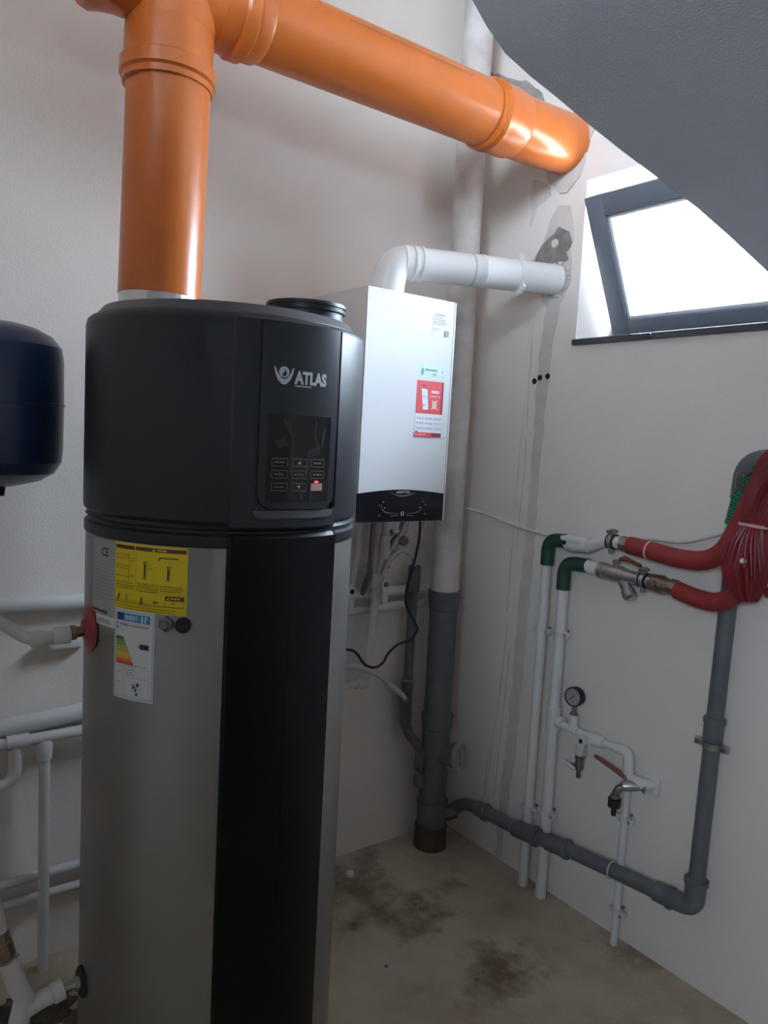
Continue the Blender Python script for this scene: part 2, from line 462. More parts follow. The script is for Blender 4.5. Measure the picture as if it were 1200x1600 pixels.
for y, z in ((1.998, 1.892), (1.972, 1.904), (1.935, 1.908)):
    MB().lathe((XW - .0035, y, z), (-1, 0, 0), [(0, .011), (.002, .011), (.002, .007), (-.006, .006)], 'hole_dark', 12).build('plug_hole', wall_r)
MB().lathe((XW - .004, 1.945, 2.385), (-1, 0, 0), [(0, .018), (.006, .014), (.008, .0)], 'filler', 14).build('foam_spot', wall_r)
# ---- window
win = bpy.data.objects.new('window_1', None); COL.objects.link(win)
win.location = (2.36, 1.37, 2.03); win['_o'] = tuple(win.location); win['kind'] = 'structure'
win['label'] = 'open grey hopper window high in the right wall'
m = MB()
y0, y1, z0, z1 = WIN
for c, sz in (((2.405, y0 + .011, (z0 + z1) / 2), (.06, .022, z1 - z0)), ((2.405, y1 - .011, (z0 + z1) / 2), (.06, .022, z1 - z0)),
              ((2.405, (y0 + y1) / 2, z0 + .04), (.06, y1 - y0 - .044, .04)), ((2.405, (y0 + y1) / 2, z1 - .011), (.06, y1 - y0 - .044, .022))):
    m.box(c, sz, 'gasket_white', .004)
m.build('window_frame', win)
# sash tilted into the room about its lower rail
L = 0.507; ang = math.atan2(2.352 - 2.128, 2.497 - 2.045)
rot = Matrix.Rotation(-ang, 3, 'Y')
base = Vector((2.352, 0, 2.045))
def SP(y, l, d=0): return base + rot @ Vector((d, 0, l)) + Vector((0, y, 0))
sy0, sy1, wst = 0.95, 1.790, 0.072
m = MB()
def sbar(ya, yb, la, lb, d0, d1, mname, bev=.004):
    c = SP((ya + yb) / 2, (la + lb) / 2, (d0 + d1) / 2)
    m.box(c, (d1 - d0, yb - ya, lb - la), mname, bev, rot)
sbar(sy1 - wst, sy1, 0, L, 0, .055, 'window_grey'); sbar(sy0, sy0 + wst, 0, L, 0, .055, 'window_grey')
sbar(sy0 + wst, sy1 - wst, 0, wst, 0, .055, 'window_grey'); sbar(sy0 + wst, sy1 - wst, L - wst, L, 0, .055, 'window_grey')
sash = m.build('sash', win)
m = MB(); g = .012
sbar(sy1 - wst - g, sy1 - wst, wst, L - wst, .008, .030, 'gasket_white', .002); sbar(sy0 + wst, sy0 + wst + g, wst, L - wst, .008, .030, 'gasket_white', .002)
sbar(sy0 + wst, sy1 - wst, wst, wst + g, .008, .030, 'gasket_white', .002); sbar(sy0 + wst, sy1 - wst, L - wst - g, L - wst, .008, .030, 'gasket_white', .002)
m.build('glazing_bead', sash)
m = MB(); sbar(sy0 + wst, sy1 - wst, wst, L - wst, .018, .024, 'pane_glass', 0)
m.build('glass_pane', sash)
for ya, yb in ((1.508, 1.826), (0.92, 1.503)):
    MB().box((2.252, (ya + yb) / 2, 2.0225), (.180, yb - ya, .021), 'sill_dark', .002).build('sill_tile', win)

for i, (ya, yb, za, zb) in enumerate(SIDE):  # frames and panes of the added windows, out of view
    m = MB(); xc = X0 - .15
    for c, sz in (((xc, ya + .025, (za + zb) / 2), (.06, .05, zb - za)), ((xc, yb - .025, (za + zb) / 2), (.06, .05, zb - za)), ((xc, (ya + yb) / 2, (za + zb) / 2), (.06, .05, zb - za - .1)),
                  ((xc, (ya + yb) / 2, za + .025), (.06, yb - ya - .1, .05)), ((xc, (ya + yb) / 2, zb - .025), (.06, yb - ya - .1, .05))):
        m.box(c, sz, 'window_grey', .004)
    w2 = m.build('window_%d' % (i + 2), kind='structure'); w2['_o'] = (0, 0, 0)
    MB().box((xc, (ya + yb) / 2, (za + zb) / 2), (.006, yb - ya - .1, zb - za - .1), 'pane_glass').build('glass_pane', w2)

# ================================================================== heat pump water heater
C = (0.8153, 1.7436)
hp = thing('heat_pump_water_heater', 'tall cylindrical water heater with black head and dull silver tank', 'water heater', (C[0], C[1], 0))
RT = 0.319
MB().lathe((C[0], C[1], .06), (0, 0, 1), [(0, RT - .01), (.01, RT), (1.344, RT), (1.348, RT - .002)], 'silver', 96).build('tank_wrap', hp)
for a in (40, 160, 280):
    MB().lathe((C[0] + .24 * math.sin(R(a)), C[1] - .24 * math.cos(R(a)), 0), (0, 0, 1), [(0, .03), (.006, .032), (.014, .02), (.065, .018)], 'rubber', 16).build('foot', hp)
MB().lathe((C[0], C[1], 1.4035), (0, 0, 1), [(0, RT + .0012), (.004, RT + .0035), (.024, RT + .0035), (.029, RT - .004), (.035, RT - .004), (.040, RT + .001), (.047, RT - .004), (.058, RT - .006)], 'black_shell', 96).build('neck_ring', hp)
MB().lathe((C[0], C[1], 1.447), (0, 0, 1), [(0, .300), (.001, .312), (.012, .3235), (.020, .325), (.42, .325), (.434, .322), (.440, .316), (.440, .28)], 'black_shell', 96).build('head_shell', hp)
MB().lathe((C[0], C[1], 1.885), (0, 0, 1), [(0, .306), (.006, .306), (.026, .290), (.030, .270), (.030, .0)], 'lid_grey', 96).build('lid', hp)
# front column: lower cover and the head column that carries the controls
lower = MB().arc_slab(C, .30, .3315, -23.7, 25, .06, 1.435, 'black_gloss', 24, .008).build('front_cover', hp, label='glossy black front cover')
MB().arc_slab(C, .31, .3319, 1, 21, .30, 1.298, 'black_gloss', 16).build('embossed_panel', lower)
headcol = MB().arc_slab(C, .30, .3310, -23.7, 23.2, 1.445, 1.882, 'black_shell', 24, .005).build('head_column', hp)
# control panel: rounded at its foot, with a groove down its right side
m = MB(); pa0, pa1 = -13.9, 18.6
def CY(a, z, r): return (C[0] + r * math.sin(R(a)), C[1] - r * math.cos(R(a)), z)
def curved_panel(m, a0, a1, z0, z1, r0, r1, rc, mname, n=24):
    """plate on the cylinder whose two lower corners are rounded"""
    V = []; F = []
    ra = math.degrees(rc / r1)
    A = []
    for i in range(9): A.append(a0 + ra * (1 - math.cos(math.pi / 2 * i / 8)))
    A += [a0 + ra + (a1 - a0 - 2 * ra) * i / n for i in range(1, n)]
    for i in range(9): A.append(a1 - ra * (1 - math.sin(math.pi / 2 * (1 - i / 8)) if False else 1 - math.sin(math.pi / 2 * i / 8)))
    for a in A:
        e = 0
        if a < a0 + ra: u = 1 - (a - a0) / ra; e = rc * (1 - math.sqrt(max(0, 1 - u * u)))
        elif a > a1 - ra: u = 1 - (a1 - a) / ra; e = rc * (1 - math.sqrt(max(0, 1 - u * u)))
        V += [CY(a, z0 + e, r0), CY(a, z0 + e, r1 - .003), CY(a, z0 + e + .003, r1), CY(a, z1, r1), CY(a, z1, r0)]
    for i in range(len(A) - 1):
        for k in range(5):
            k2 = (k + 1) % 5
            F.append((i * 5 + k, i * 5 + k2, (i + 1) * 5 + k2, (i + 1) * 5 + k))
    F.append((4, 3, 2, 1, 0)); b = (len(A) - 1) * 5; F.append((b, b + 1, b + 2, b + 3, b + 4))
    m.add(V, F, mname)
curved_panel(m, pa0, pa1, 1.487, 1.876, .325, .3415, .035, 'panel_black')
panel = m.build('control_panel', hp)
m = MB(); curved_panel(m, pa0 - 1.4, pa1 + 1.2, 1.468, 1.4865, .325, .3375, .018, 'lid_grey'); m.build('panel_rim', hp)
MB().arc_slab(C, .325, .3362, pa1 + .25, pa1 + 2.4, 1.49, 1.876, 'display_black', 4).build('panel_groove', hp)
RP = .3415
def onpanel(x, y, l): return CY(math.degrees(x / RP), y, RP + .0002 + l)
P = Print(onpanel)
def px(a): return R(a) * RP
# emblem: flame in a ball held by two hands
ex, ez = px(-5.9), 1.771
P.disc(ex, ez + .003, .0115, 'logo_grey', 28)
P.poly([(ex - .003, ez - .006), (ex + .004, ez - .005), (ex + .006, ez + .002), (ex + .001, ez + .010), (ex + .001, ez + .003), (ex - .004, ez + .001)], 'panel_black')
def hand(s):
    pts = [(s * .0225, .013), (s * .0195, .0125), (s * .0140, .000), (s * .006, -.0095), (0, -.0115), (0, -.0225), (s * .006, -.021), (s * .014, -.013), (s * .0195, -.001)]
    P.poly([(ex + a, ez + b) for a, b in pts], 'logo_grey')
hand(1); hand(-1)
P.text('ATLAS', px(-1.6), 1.7535, .0345, 'logo_grey', .0018, .083)
P.lines(px(-1.6), px(5.0), [1.7465], .0025, 'logo_grey', 3)
P.build('logo', panel)
# display and touch buttons
D = MB(); D.arc_slab(C, .338, RP + .0007, -11.0, 15.2, 1.506, 1.688, 'display_black', 14)
disp = D.build('display', panel)
P = Print(lambda x, y, l: CY(math.degrees(x / RP), y, RP + .0007 + l))
for pts in ([(-.035, .176), (-.018, .176), (-.006, .142), (-.010, .060), (-.017, .060), (-.014, .138)], [(.045, .178), (.050, .178), (.048, .145), (.064, .112), (.060, .108), (.043, .140)],
            [(.028, .110), (.060, .126), (.062, .104), (.040, .098), (.030, .060), (.022, .060)], [(-.05, .128), (-.025, .14), (-.02, .12), (-.045, .112)], [(.066, .15), (.072, .162), (.076, .158), (.068, .118), (.062, .120)],
            [(.012, .0), (.020, .0), (.022, .020), (.012, .030)], [(.036, .0), (.042, .0), (.046, .022), (.038, .024)]):
    P.poly([(x, 1.507 + y * .97) for x, y in pts], 'display_ghost')
P.build('display_trace', disp)
for r_, row in enumerate((1.5885, 1.5635, 1.537)):
    for c_, cx in enumerate((-.037, .009, .056)):
        P = Print(lambda x, y, l: CY(math.degrees(x / RP), y, RP + .001 + l))
        lit = r_ == 2 and c_ == 2
        if lit:
            P.rect(cx - .016, row - .008, cx + .016, row + .008, 'button_lit', 2)
        else:
            P.frame(cx - .018, row - .0085, cx + .018, row + .0085, .0012, 'button_line', 2)
            if c_ == 1 and r_ != 1:
                s = 1 if r_ == 0 else -1
                P.poly([(cx - .004, row - .003 * s), (cx + .004, row - .003 * s), (cx, row + .004 * s)], 'paper_grey')
            else: P.lines(cx - .012, cx + .012, [row - .0015], .003, 'button_line', r_ * 3 + c_)
        P.build('touch_button', disp)
P = Print(lambda x, y, l: CY(math.degrees(x / RP), y, RP + .0014 + l)); P.rect(.049, 1.546, .060, 1.5505, 'led_red'); P.build('indicator_light', disp)
# spigots on the lid
m = MB(); sx, sy = 0.702, 1.910
m.lathe((sx, sy, 1.905), (0, 0, 1), [(0, .0985), (.02, .0992), (.04, .0985), (.085, .0985), (.085, .09), (0, .09)], 'foil', 48, True); m.build('duct_collar', hp, label='taped metal collar under the orange duct')
m = MB(); sx, sy = 0.926, 1.575
m.lathe((sx, sy, 1.905), (0, 0, 1), [(0, .086), (.022, .086), (.023, .092), (.030, .0925), (.0305, .088), (.034, .088), (.0345, .0925), (.042, .092), (.043, .080), (0, .080)], 'black_shell', 48, True)
m.build('air_spigot', hp, label='open black air spigot')
# stickers
def sticker(name, a0, z0, a1, z1, mname, label=None, lift=0.0004):
    r = RT + lift
    MBo = MB().arc_slab(C, RT - .002, r, a0, a1, z0, z1, mname, max(4, int(abs(a1 - a0) / 2)))
    o = MBo.build(name, hp, label=label)
    w = R(a1 - a0) * r
    return o, Print(lambda x, y, l: CY(a0 + math.degrees(x / r), z0 + y, r + l)), w, z1 - z0
st, P, w, h = sticker('spec_sticker', -86, 1.234, -69.0, 1.400, 'paper_grey', 'grey data sticker')
P.text('CE', .042, h - .036, .026, 'ink', .0006, .026)
P.lines(.012, w - .006, [h - .055 - .008 * i for i in range(10)], .0022, 'ink_grey', 5)
P.lines(.012, w - .02, [.006], .006, 'ink', 6)
P.build('sticker_print', st)
st, P, w, h = sticker('white_sticker', -82.5, 1.2105, -68.8, 1.233, 'paper', 'small white sticker', .0007)
P.lines(.014, w - .016, [.012, .007], .003, 'ink_grey', 8); P.build('sticker_print', st)
st, P, w, h = sticker('warning_sticker', -69.2, 1.258, -37.6, 1.4015, 'yellow', 'yellow warning sticker', .0008)
P.rect(.003, h - .013, .055, h - .005, 'brown_print', 4); P.rect(.058, h - .013, w - .003, h - .005, 'brown_print', 8)
P.poly([(.098, h - .012), (.106, h - .012), (.102, h - .006)], 'yellow'); P.lines(.109, .134, [h - .0105], .003, 'yellow', 2)
P.lines(.004, .040, [h - .028, h - .034, h - .05, h - .056, h - .072], .002, 'yellow_print', 11)
P.rect(.0405, .062, .0415, h - .020, 'yellow_print'); P.rect(.008, h - .024, .041, h - .0232, 'yellow_print')
P.lines(.044, .056, [h - .032, h - .038, h - .07], .002, 'yellow_print', 12); P.rect(.060, .062, .0606, h - .018, 'yellow_print')
for x, t in ((.080, 0), (.134, .006)):
    P.rect(x, .074 + 0, x + .004, .105 - t, 'brown_print'); P.disc(x + .002, .106 - t, .004, 'yellow_print', 10); P.rect(x - .004, .071, x + .008, .073, 'yellow_print')
P.rect(.116, h - .025, .158, h - .023, 'brown_print', 2); P.poly([(.116, h - .025), (.113, h - .030), (.115, h - .031), (.119, h - .025)], 'brown_print')
P.lines(.088, .100, [h - .050], .002, 'yellow_print', 13)
P.lines(.006, .056, [.058, .052, .046], .0022, 'yellow_print', 14); P.lines(.064, .116, [.060, .055, .050, .045], .002, 'yellow_print', 15); P.lines(.120, .168, [.060, .055, .050], .002, 'yellow_print', 16)
P.poly([(.012, .020), (.016, .020), (.022, .034), (.018, .036)], 'brown_print'); P.rect(.038, .021, .0405, .034, 'brown_print'); P.rect(.076, .016, .079, .034, 'brown_print'); P.rect(.072, .020, .083, .022, 'brown_print')
P.rect(.002, .017, w - .004, .018, 'brown_print', 8); P.rect(.096, .018, .120, .033, 'yellow'); P.lines(.106, .117, [.023, .026], .002, 'brown_print', 17)
P.rect(.132, .032, w - .004, .041, 'brown_print', 3); P.poly([(.136, .0335), (.141, .0335), (.1385, .039)], 'yellow'); P.lines(.143, .166, [.035], .003, 'yellow', 18); P.frame(.132, .019, w - .004, .032, .0006, 'brown_print', 3); P.lines(.146, .156, [.024], .003, 'yellow_print', 19)
P.lines(.006, w - .02, [.010, .005], .0018, 'yellow_print', 20)
P.build('sticker_print', st)
st, P, w, h = sticker('energy_sticker', -68.9, 1.063, -49.9, 1.259, 'paper', 'white energy sticker with coloured bars', .0010)
P.frame(.003, .004, w - .003, h - .004, .0008, 'blue', 4)
P.rect(.008, h - .025, .028, h - .008, 'blue_dark', 2); P.rect(.028, h - .025, .072, h - .008, 'blue', 4); P.rect(.072, h - .025, w - .010, h - .008, 'blue', 2)
P.text('ENERG', .031, h - .021, .013, 'paper', .0003, .034)
for dx, dy in ((.074, .021), (.082, .020), (.074, .014), (.083, .013)): P.rect(dx, h - dy - .004, dx + .005, h - dy + .003, 'paper')
P.text('ATLAS', .018, h - .035, .007, 'ink', .0002); P.rect(.009, h - .034, .012, h - .029, 'ink'); P.rect(.009, h - .044, .012, h - .039, 'ink'); P.lines(.040, w - .012, [h - .035], .0025, 'ink_grey', 31)
bars = ('green_a', 'green_b', 'green_b', 'lime', 'lime', 'amber', 'amber', 'tangerine', 'red_print')
yb = h - .060
for i, b in enumerate(bars):
    wd = .020 + .0034 * i
    P.poly([(.008, yb - .0066 * i - .0062), (.008 + wd, yb - .0066 * i - .0062), (.008 + wd + .003, yb - .0066 * i - .0031), (.008 + wd, yb - .0066 * i), (.008, yb - .0066 * i)], b)
P.poly([(.070, h - .076), (.074, h - .0705), (w - .012, h - .0705), (w - .012, h - .0815), (.074, h - .0815)], 'ink')
P.lines(.030, w - .014, [.076], .0018, 'ink_grey', 32)
P.frame(.008, .008, .030, .072, .0005, 'ink_grey'); P.frame(.032, .008, w - .010, .050, .0005, 'ink_grey'); P.frame(.032, .050, w - .010, .072, .0005, 'ink_grey')
P.lines(.014, .026, [.058, .036], .002, 'ink_grey', 33); P.lines(.036, .060, [.066, .060, .055], .0018, 'ink_grey', 34)
for a, b, c2, d in ((.056, .026, .064, .034), (.062, .020, .068, .030), (.066, .032, .074, .042), (.064, .012, .071, .020), (.054, .032, .060, .038)): P.poly([(a, b), (c2, b + .002), (c2 - .001, d), (a + .002, d - .002)], 'blue_dark')
P.build('sticker_print', st)
for a, dk in ((-45.2, 0), (-38.6, 1)):
    ax = (math.sin(R(a)), -math.cos(R(a)), 0)
    MB().lathe(CY(a, 1.240, RT - .001), ax, [(0, .0165), (.008, .0165), (.010, .014), (.012, .0), (.012, 0)], 'steel_dark' if not dk else 'rubber', 6 if not dk else 24).lathe(CY(a, 1.240, RT + .010), ax, [(0, .010), (.004, .010), (.006, .008), (.006, 0)], 'steel_dark' if not dk else 'black_shell', 20).build('port_plug', hp)
ax = (math.sin(R(-90)), -math.cos(R(-90)), 0)
MB().lathe(CY(-90, 1.187, RT - .002), ax, [(0, .054), (.003, .054), (.006, .046), (.010, .026), (.016, .020), (.016, 0)], 'rosette_red', 40).build('port_rosette', hp, label='red round seal on the side port')
MB().lathe(CY(-91, .330, RT - .002), ax, [(0, .036), (.006, .036), (.012, .028), (.014, 0)], 'rubber', 28).build('port_seal', hp)

# ================================================================== orange duct
def fitting(m, o, ax, r, L0, L1, mname, h=.010):
    """socket with a bead at its mouth"""
    m.lathe(o, ax, [(L0, r), (L0, r + .004), (L0 + .02, r + h * .7), (L1 - .055, r + h * .7), (L1 - .05, r + h * 1.7), (L1 - .02, r + h * 1.7), (L1 - .015, r + h * .8), (L1, r + h * .8), (L1, r)], mname, 64)
duct = thing('orange_air_duct', 'large orange plastic air duct rising from water heater to right wall', 'duct', (0.702, 1.910, 1.93))
ZA = 2.708; r = .100
MB().tube([(0.701, 1.910, 1.968), (0.712, 1.910, 2.54)], r, 'orange', 64).build('riser_pipe', duct)
m = MB()
fitting(m, (0.712, 1.910, 2.70), (-.018, 0, -1), r, .10, .235, 'orange', .008)
m.tube([(0.712, 1.910, 2.60), (0.715, 1.910, ZA)], r + .004, 'orange', 64)
m.lathe((0.715, 1.910, ZA), (1, 0, 0), [(-.205, r + .002), (-.205, r + .010), (-.185, r + .016), (-.165, r + .010), (-.13, r + .005), (.16, r + .004), (.16, .02)], 'orange', 64)
m.lathe((0.715, 1.910, ZA), (1, 0, 0), [(-.207, r + .001), (-.206, r - .007), (-.10, r - .007), (-.10, 0)], 'orange_inside', 48)
m.lathe((0.715, 1.910, ZA), (1, 0, 0), [(.10, r), (.105, r + .006), (.150, r + .008), (.158, r + .015), (.186, r + .015), (.192, r + .008), (.225, r + .007), (.235, r + .0005), (.235, r - .01)], 'orange', 64)
tee = m.build('tee_fitting', duct)
MB().tube([(0.86, 1.910, ZA), (1.78, 1.910, ZA)], r, 'orange', 64).build('pipe', duct)
m = MB()
m.lathe((1.745, 1.910, ZA), (1, 0, 0), [(0, r - .002), (.0, r + .006), (.008, r + .0095), (.014, r + .006), (.018, r + .0035), (.024, r + .006), (.032, r + .0105), (.042, r + .009), (.050, r + .007), (.125, r + .007), (.140, r + .0005), (.15, r - .002)], 'orange', 64)
m.tube([(1.86, 1.910, ZA), (1.93, 1.910, ZA), (1.99, 1.911, ZA + .002), (2.05, 1.914, ZA + .006), (2.172, 1.922, ZA + .014)], r - .0005, 'orange', 64)
m.build('elbow', duct)
P = Print(lambda x, y, l: (0.0 + x, 1.910 - (r + l) * math.cos(R(27) + y / r), ZA + (r + l) * math.sin(R(27) + y / r)))
P.lines(1.17, 1.29, [0], .0045, 'orange_print', 51); P.lines(1.30, 1.62, [-.002], .003, 'orange_print', 52); P.rect(1.075, .012, 1.080, .022, 'orange_print')
P.build('pipe_print', duct)

# ================================================================== wall boiler
bx0, bx1, by, bz0, bz1 = 1.407, 1.783, 2.020, 1.370, 2.126
bo = thing('gas_boiler', 'white box gas boiler hung on the back wall under its flue', 'boiler', ((bx0 + bx1) / 2, YW, bz0))
MB().box(((bx0 + bx1) / 2, (by + .006 + YW - .004) / 2, (bz0 + bz1) / 2), (bx1 - bx0, YW - .004 - by - .006, bz1 - bz0), 'enamel_side', .004).build('casing', bo)
fz = 1.468
fp = MB(); pr = [(bx0 + .002, bz1 - .002), (bx0 + .002, fz)] + [(bx0 + .002 + (bx1 - .012 - bx0) * i / 14, fz + .013 * math.sin(math.pi * i / 14)) for i in range(1, 14)] + [(bx1 - .010, fz), (bx1 - .010, bz1 - .002)]
fp.prism([(x, by + .008, z) for x, z in pr], (0, -.010, 0), 'enamel'); front = fp.build('front_panel', bo)
MB().box((bx1 - .0045, by + .002, (bz0 + bz1) / 2), (.007, .008, bz1 - bz0 - .006), 'enamel', .001).build('side_trim', bo)
cp = MB(); pr = [(bx0 + .002, bz0 + .003), (bx1 - .010, bz0 + .003), (bx1 - .010, fz - .001)] + [(bx1 - .010 - (bx1 - .012 - bx0) * i / 14, fz - .001 + .013 * math.sin(math.pi * i / 14)) for i in range(1, 14)] + [(bx0 + .002, fz - .001)]
cp.prism([(x, by + .008, z) for x, z in pr], (0, -.012, 0), 'boiler_black'); cpo = cp.build('control_panel', bo)
YF = by - .0042
P = Print(lambda x, z, l: (x, YF - l, z))
bc = (bx0 + bx1) / 2 - .004
sw = [(bc - .060 + .12 * i / 16, fz + .006 - .016 * math.sin(math.pi * i / 16)) for i in range(17)]
P.poly(sw + [(x, z + .0035 * math.sin(math.pi * i / 16)) for i, (x, z) in reversed(list(enumerate(sw)))], 'chrome')
P.text('ARISTON', bc - .024, fz + .0005, .0125, 'logo_grey', .0002, .052)
P.poly([(bc - .028, fz + .0005), (bc - .024, fz + .0005), (bc - .026, fz + .009)], 'logo_grey')
arcs = [(bc - .088, 1.428), (bc - .083, 1.412), (bc - .070, 1.403), (bc - .050, 1.400)]
def strip(pts, t): P.poly(pts + [(x + t * .3, z + t) for x, z in reversed(pts)], 'button_line')
strip(arcs, .003); strip([(bc - .050, 1.400), (bc - .012, 1.399)], .0018); strip([(bc + .016, 1.399), (bc + .055, 1.401)], .0018); strip([(2 * bc - x, z) for x, z in reversed(arcs)], .003)
P.disc(bc + .002, 1.400, .0072, 'logo_grey', 16); P.disc(bc + .002, 1.400, .0048, 'boiler_black', 14)
for x, z in ((-.096, 1.428), (-.080, 1.440), (.092, 1.440), (.101, 1.428), (-.096, 1.395), (.10, 1.398), (-.074, 1.42), (.078, 1.42)): P.disc(bc + x, z, .0030, 'button_line', 8)
P.lines(bc - .05, bc - .015, [1.392], .002, 'button_line', 61); P.lines(bc + .02, bc + .05, [1.392], .002, 'button_line', 62)
P.build('panel_marks', cpo)
YF2 = by - .0022
def fsticker(name, x0, z0, x1, z1, mname, label=None):
    o = MB().box(((x0 + x1) / 2, YF2, (z0 + z1) / 2), (x1 - x0, .0008, z1 - z0), mname).build(name, bo, label=label)
    return o, Print(lambda x, z, l: (x0 + x, YF2 - .0002 - l, z0 + z)), x1 - x0, z1 - z0
st, P, w, h = fsticker('data_sticker', 1.678, 2.000, 1.756, 2.082, 'enamel', 'white data sticker near the top')
P.lines(.004, .060, [.070, .062, .055, .048, .041], .0028, 'ink_grey', 71); P.lines(.014, .05, [.074], .002, 'ink_grey', 72); P.lines(.004, .03, [.026, .020], .002, 'ink_grey', 73); P.rect(.056, .004, .074, .024, 'ink_grey')
P.poly([(.040, .066), (.068, .076), (.072, .060), (.050, .058)], 'paper'); P.build('sticker_print', st)
st, P, w, h = fsticker('mint_sticker', 1.633, 1.856, 1.758, 1.908, 'sticker_mint', 'pale green sticker')
P.poly([(.010, .010), (.017, .012), (.021, .026), (.016, .038), (.009, .032), (.007, .020)], 'mint_ink'); P.lines(.025, .078, [.027], .007, 'mint_ink', 74); P.lines(.027, .055, [.014], .006, 'sticker_mint', 75); P.text('20%', .056, .012, .012, 'mint_ink', .0002, .020)
P.disc(.100, .028, .011, 'paper', 14); P.poly([(.098, .026), (.103, .034), (.106, .028), (.101, .022)], 'ink_grey'); P.lines(.096, .106, [.010], .003, 'ink_grey', 76); P.build('sticker_print', st)
st, P, w, h = fsticker('red_sticker', 1.627, 1.740, 1.745, 1.850, 'sticker_red', 'red sticker with a white phone drawing')
P.rect(w - .009, 0, w, h, 'sticker_red_dark'); P.rect(.014, h - .019, .042, h - .014, 'sticker_red_dark')
P.poly([(.029, .010), (.056, .012), (.048, .084), (.019, .086)], 'ink'); P.poly([(.030, .012), (.0545, .014), (.0465, .082), (.020, .084)], 'paper')
P.poly([(.030, .062), (.036, .058), (.036, .054), (.028, .052)], 'ink_grey'); P.poly([(.040, .046), (.046, .064), (.044, .048)], 'ink_grey'); P.disc(.034, .029, .003, 'red_print', 10)
P.rect(.064, .070, .098, .079, 'paper'); P.lines(.066, .096, [.072], .005, 'pink_print', 77); P.text('CONNECT US', .058, .056, .0095, 'pink_print', .0002, .046)
P.rect(.070, .018, .090, .044, 'cream')
for x, y in ((.067, .014), (.089, .014), (.067, .043), (.089, .043)): P.rect(x, y, x + .005, y + .005, 'pink_print')
P.build('sticker_print', st)
st, P, w, h = fsticker('feature_sticker', 1.626, 1.662, 1.742, 1.738, 'paper', 'white sticker of small icons with red foot band')
for i in range(3):
    for j in range(3):
        x, y = .008 + .038 * i, .060 - .0165 * j
        P.disc(x + .002, y + .002, .0028, 'ink_grey', 8); P.lines(x + .008, x + .030, [y + .003, y - .001], .0016, 'ink_grey', 80 + i * 3 + j)
P.poly([(0, 0), (w * .62, 0), (w * .62, .014), (.014, .014), (.008, .021), (.002, .014), (0, .014)], 'sticker_red'); P.rect(w * .62, 0, w, .014, 'sticker_red_dark'); P.text('ARISTON', .012, .004, .008, 'pink_print', .0002, .036); P.rect(.003, .003, .008, .011, 'pink_print')
P.build('sticker_print', st)

# ---- flue
fl = thing('boiler_flue', 'white boiler flue pipe bending from boiler top into the right wall', 'flue pipe', (1.535, 2.10, bz1))
A = Vector((1.535, 2.09, bz1)); B = Vector((1.545, 2.085, 2.236)); Cw = Vector((2.174, 1.926, 2.254))
B.z = 2.232
p = bend([A, B, Cw], .115, 14)
# split: elbow then straight
el = p[:16]; d = (Cw - Vector(p[15])).normalized()
MB().tube(el, .055, 'flue_white', 40).build('flue_elbow', fl)
E0 = Vector(p[15])
m = MB(); m.tube([E0 - d * .005, Cw], .053, 'flue_white', 40); m.build('flue_pipe', fl)
m = MB(); 
m.lathe(E0, d, [(-.02, .05), (-.02, .0565), (.012, .0565), (.014, .059), (.022, .059), (.024, .057), (.040, .057), (.042, .0595), (.050, .0595), (.052, .053), (.052, .05)], 'flue_white', 40); m.build('elbow_socket', fl)
Lf = (Cw - E0).length
m = MB()
m.lathe(E0, d, [(.052, .05), (.052, .0545), (Lf * .46, .0545), (Lf * .46 + .004, .057), (Lf * .46 + .012, .057), (Lf * .46 + .014, .0548), (Lf * .70, .0548), (Lf * .70, .05)], 'flue_white', 40); m.build('flue_sleeve', fl)
MB().ring(E0 + d * (Lf * .40), d, .0545, .003, .0015, 'gasket_grey', 40).build('flue_seal', fl)
m = MB()
V0 = E0 + d * (Lf * .70)
m.lathe(V0, d, [(0, .05), (0, .057), (.012, .058), (.022, .058), (.026, .05)], 'flue_white', 40)
for a in (20, 140, 165, 260):
    e1 = Vector((0, 0, 1)); e2 = d.cross(e1).normalized(); e1 = e2.cross(d)
    q = e1 * math.cos(R(a)) + e2 * math.sin(R(a))
    m.box(V0 + d * .010 + q * .062, (.012, .030, .026), 'flue_white', .004, Matrix((d, d.cross(q), q)).transposed())
m.build('clamp_collar', fl)
m = MB(); rnd = random.Random(3)
for i in range(22):
    a = 2 * math.pi * i / 22 + rnd.uniform(-.1, .1); s = rnd.uniform(.004, .009)
    m.box((XW - .006 + rnd.uniform(-.004, .003), 1.926 + .058 * math.cos(a), 2.254 + .058 * math.sin(a)), (s * 1.5, s * 1.6, s * 1.6), 'filler', s * .5, Matrix.Rotation(a, 3, 'X'))
m.build('mortar_bead', wall_r)

# ================================================================== soil stack in the corner
sx, sy = 2.008, 2.240
stk = thing('soil_stack', 'thick grey soil stack standing in the room corner with dusty upper length', 'drain pipe', (sx, sy, 0))
MB().tube([(sx - .003, sy, 1.04), (sx - .008, sy, ZC)], .056, 'pipe_grey_dusty', 40).build('pipe', stk, label='dusty pale upper pipe')
MB().tube([(sx, sy, .54), (sx - .002, sy, 1.06)], .055, 'pipe_grey', 40).build('pipe', stk)
m = MB(); m.lathe((sx - .002, sy, 0), (0, 0, 1), [(.985, .056), (.99, .060), (1.03, .061), (1.032, .064), (1.040, .064), (1.042, .062), (1.052, .062), (1.054, .064), (1.062, .064), (1.064, .055)], 'pipe_grey', 40); m.build('pipe_socket', stk)
m = MB()
m.lathe((sx, sy, 0), (0, 0, 1), [(.19, .050), (.19, .055), (.50, .057), (.505, .062), (.545, .062), (.547, .066), (.556, .066), (.558, .060), (.560, .053)], 'pipe_grey', 40)
acc = m.build('access_fitting', stk)
ad = Vector((.42, -.90, .06)).normalized()
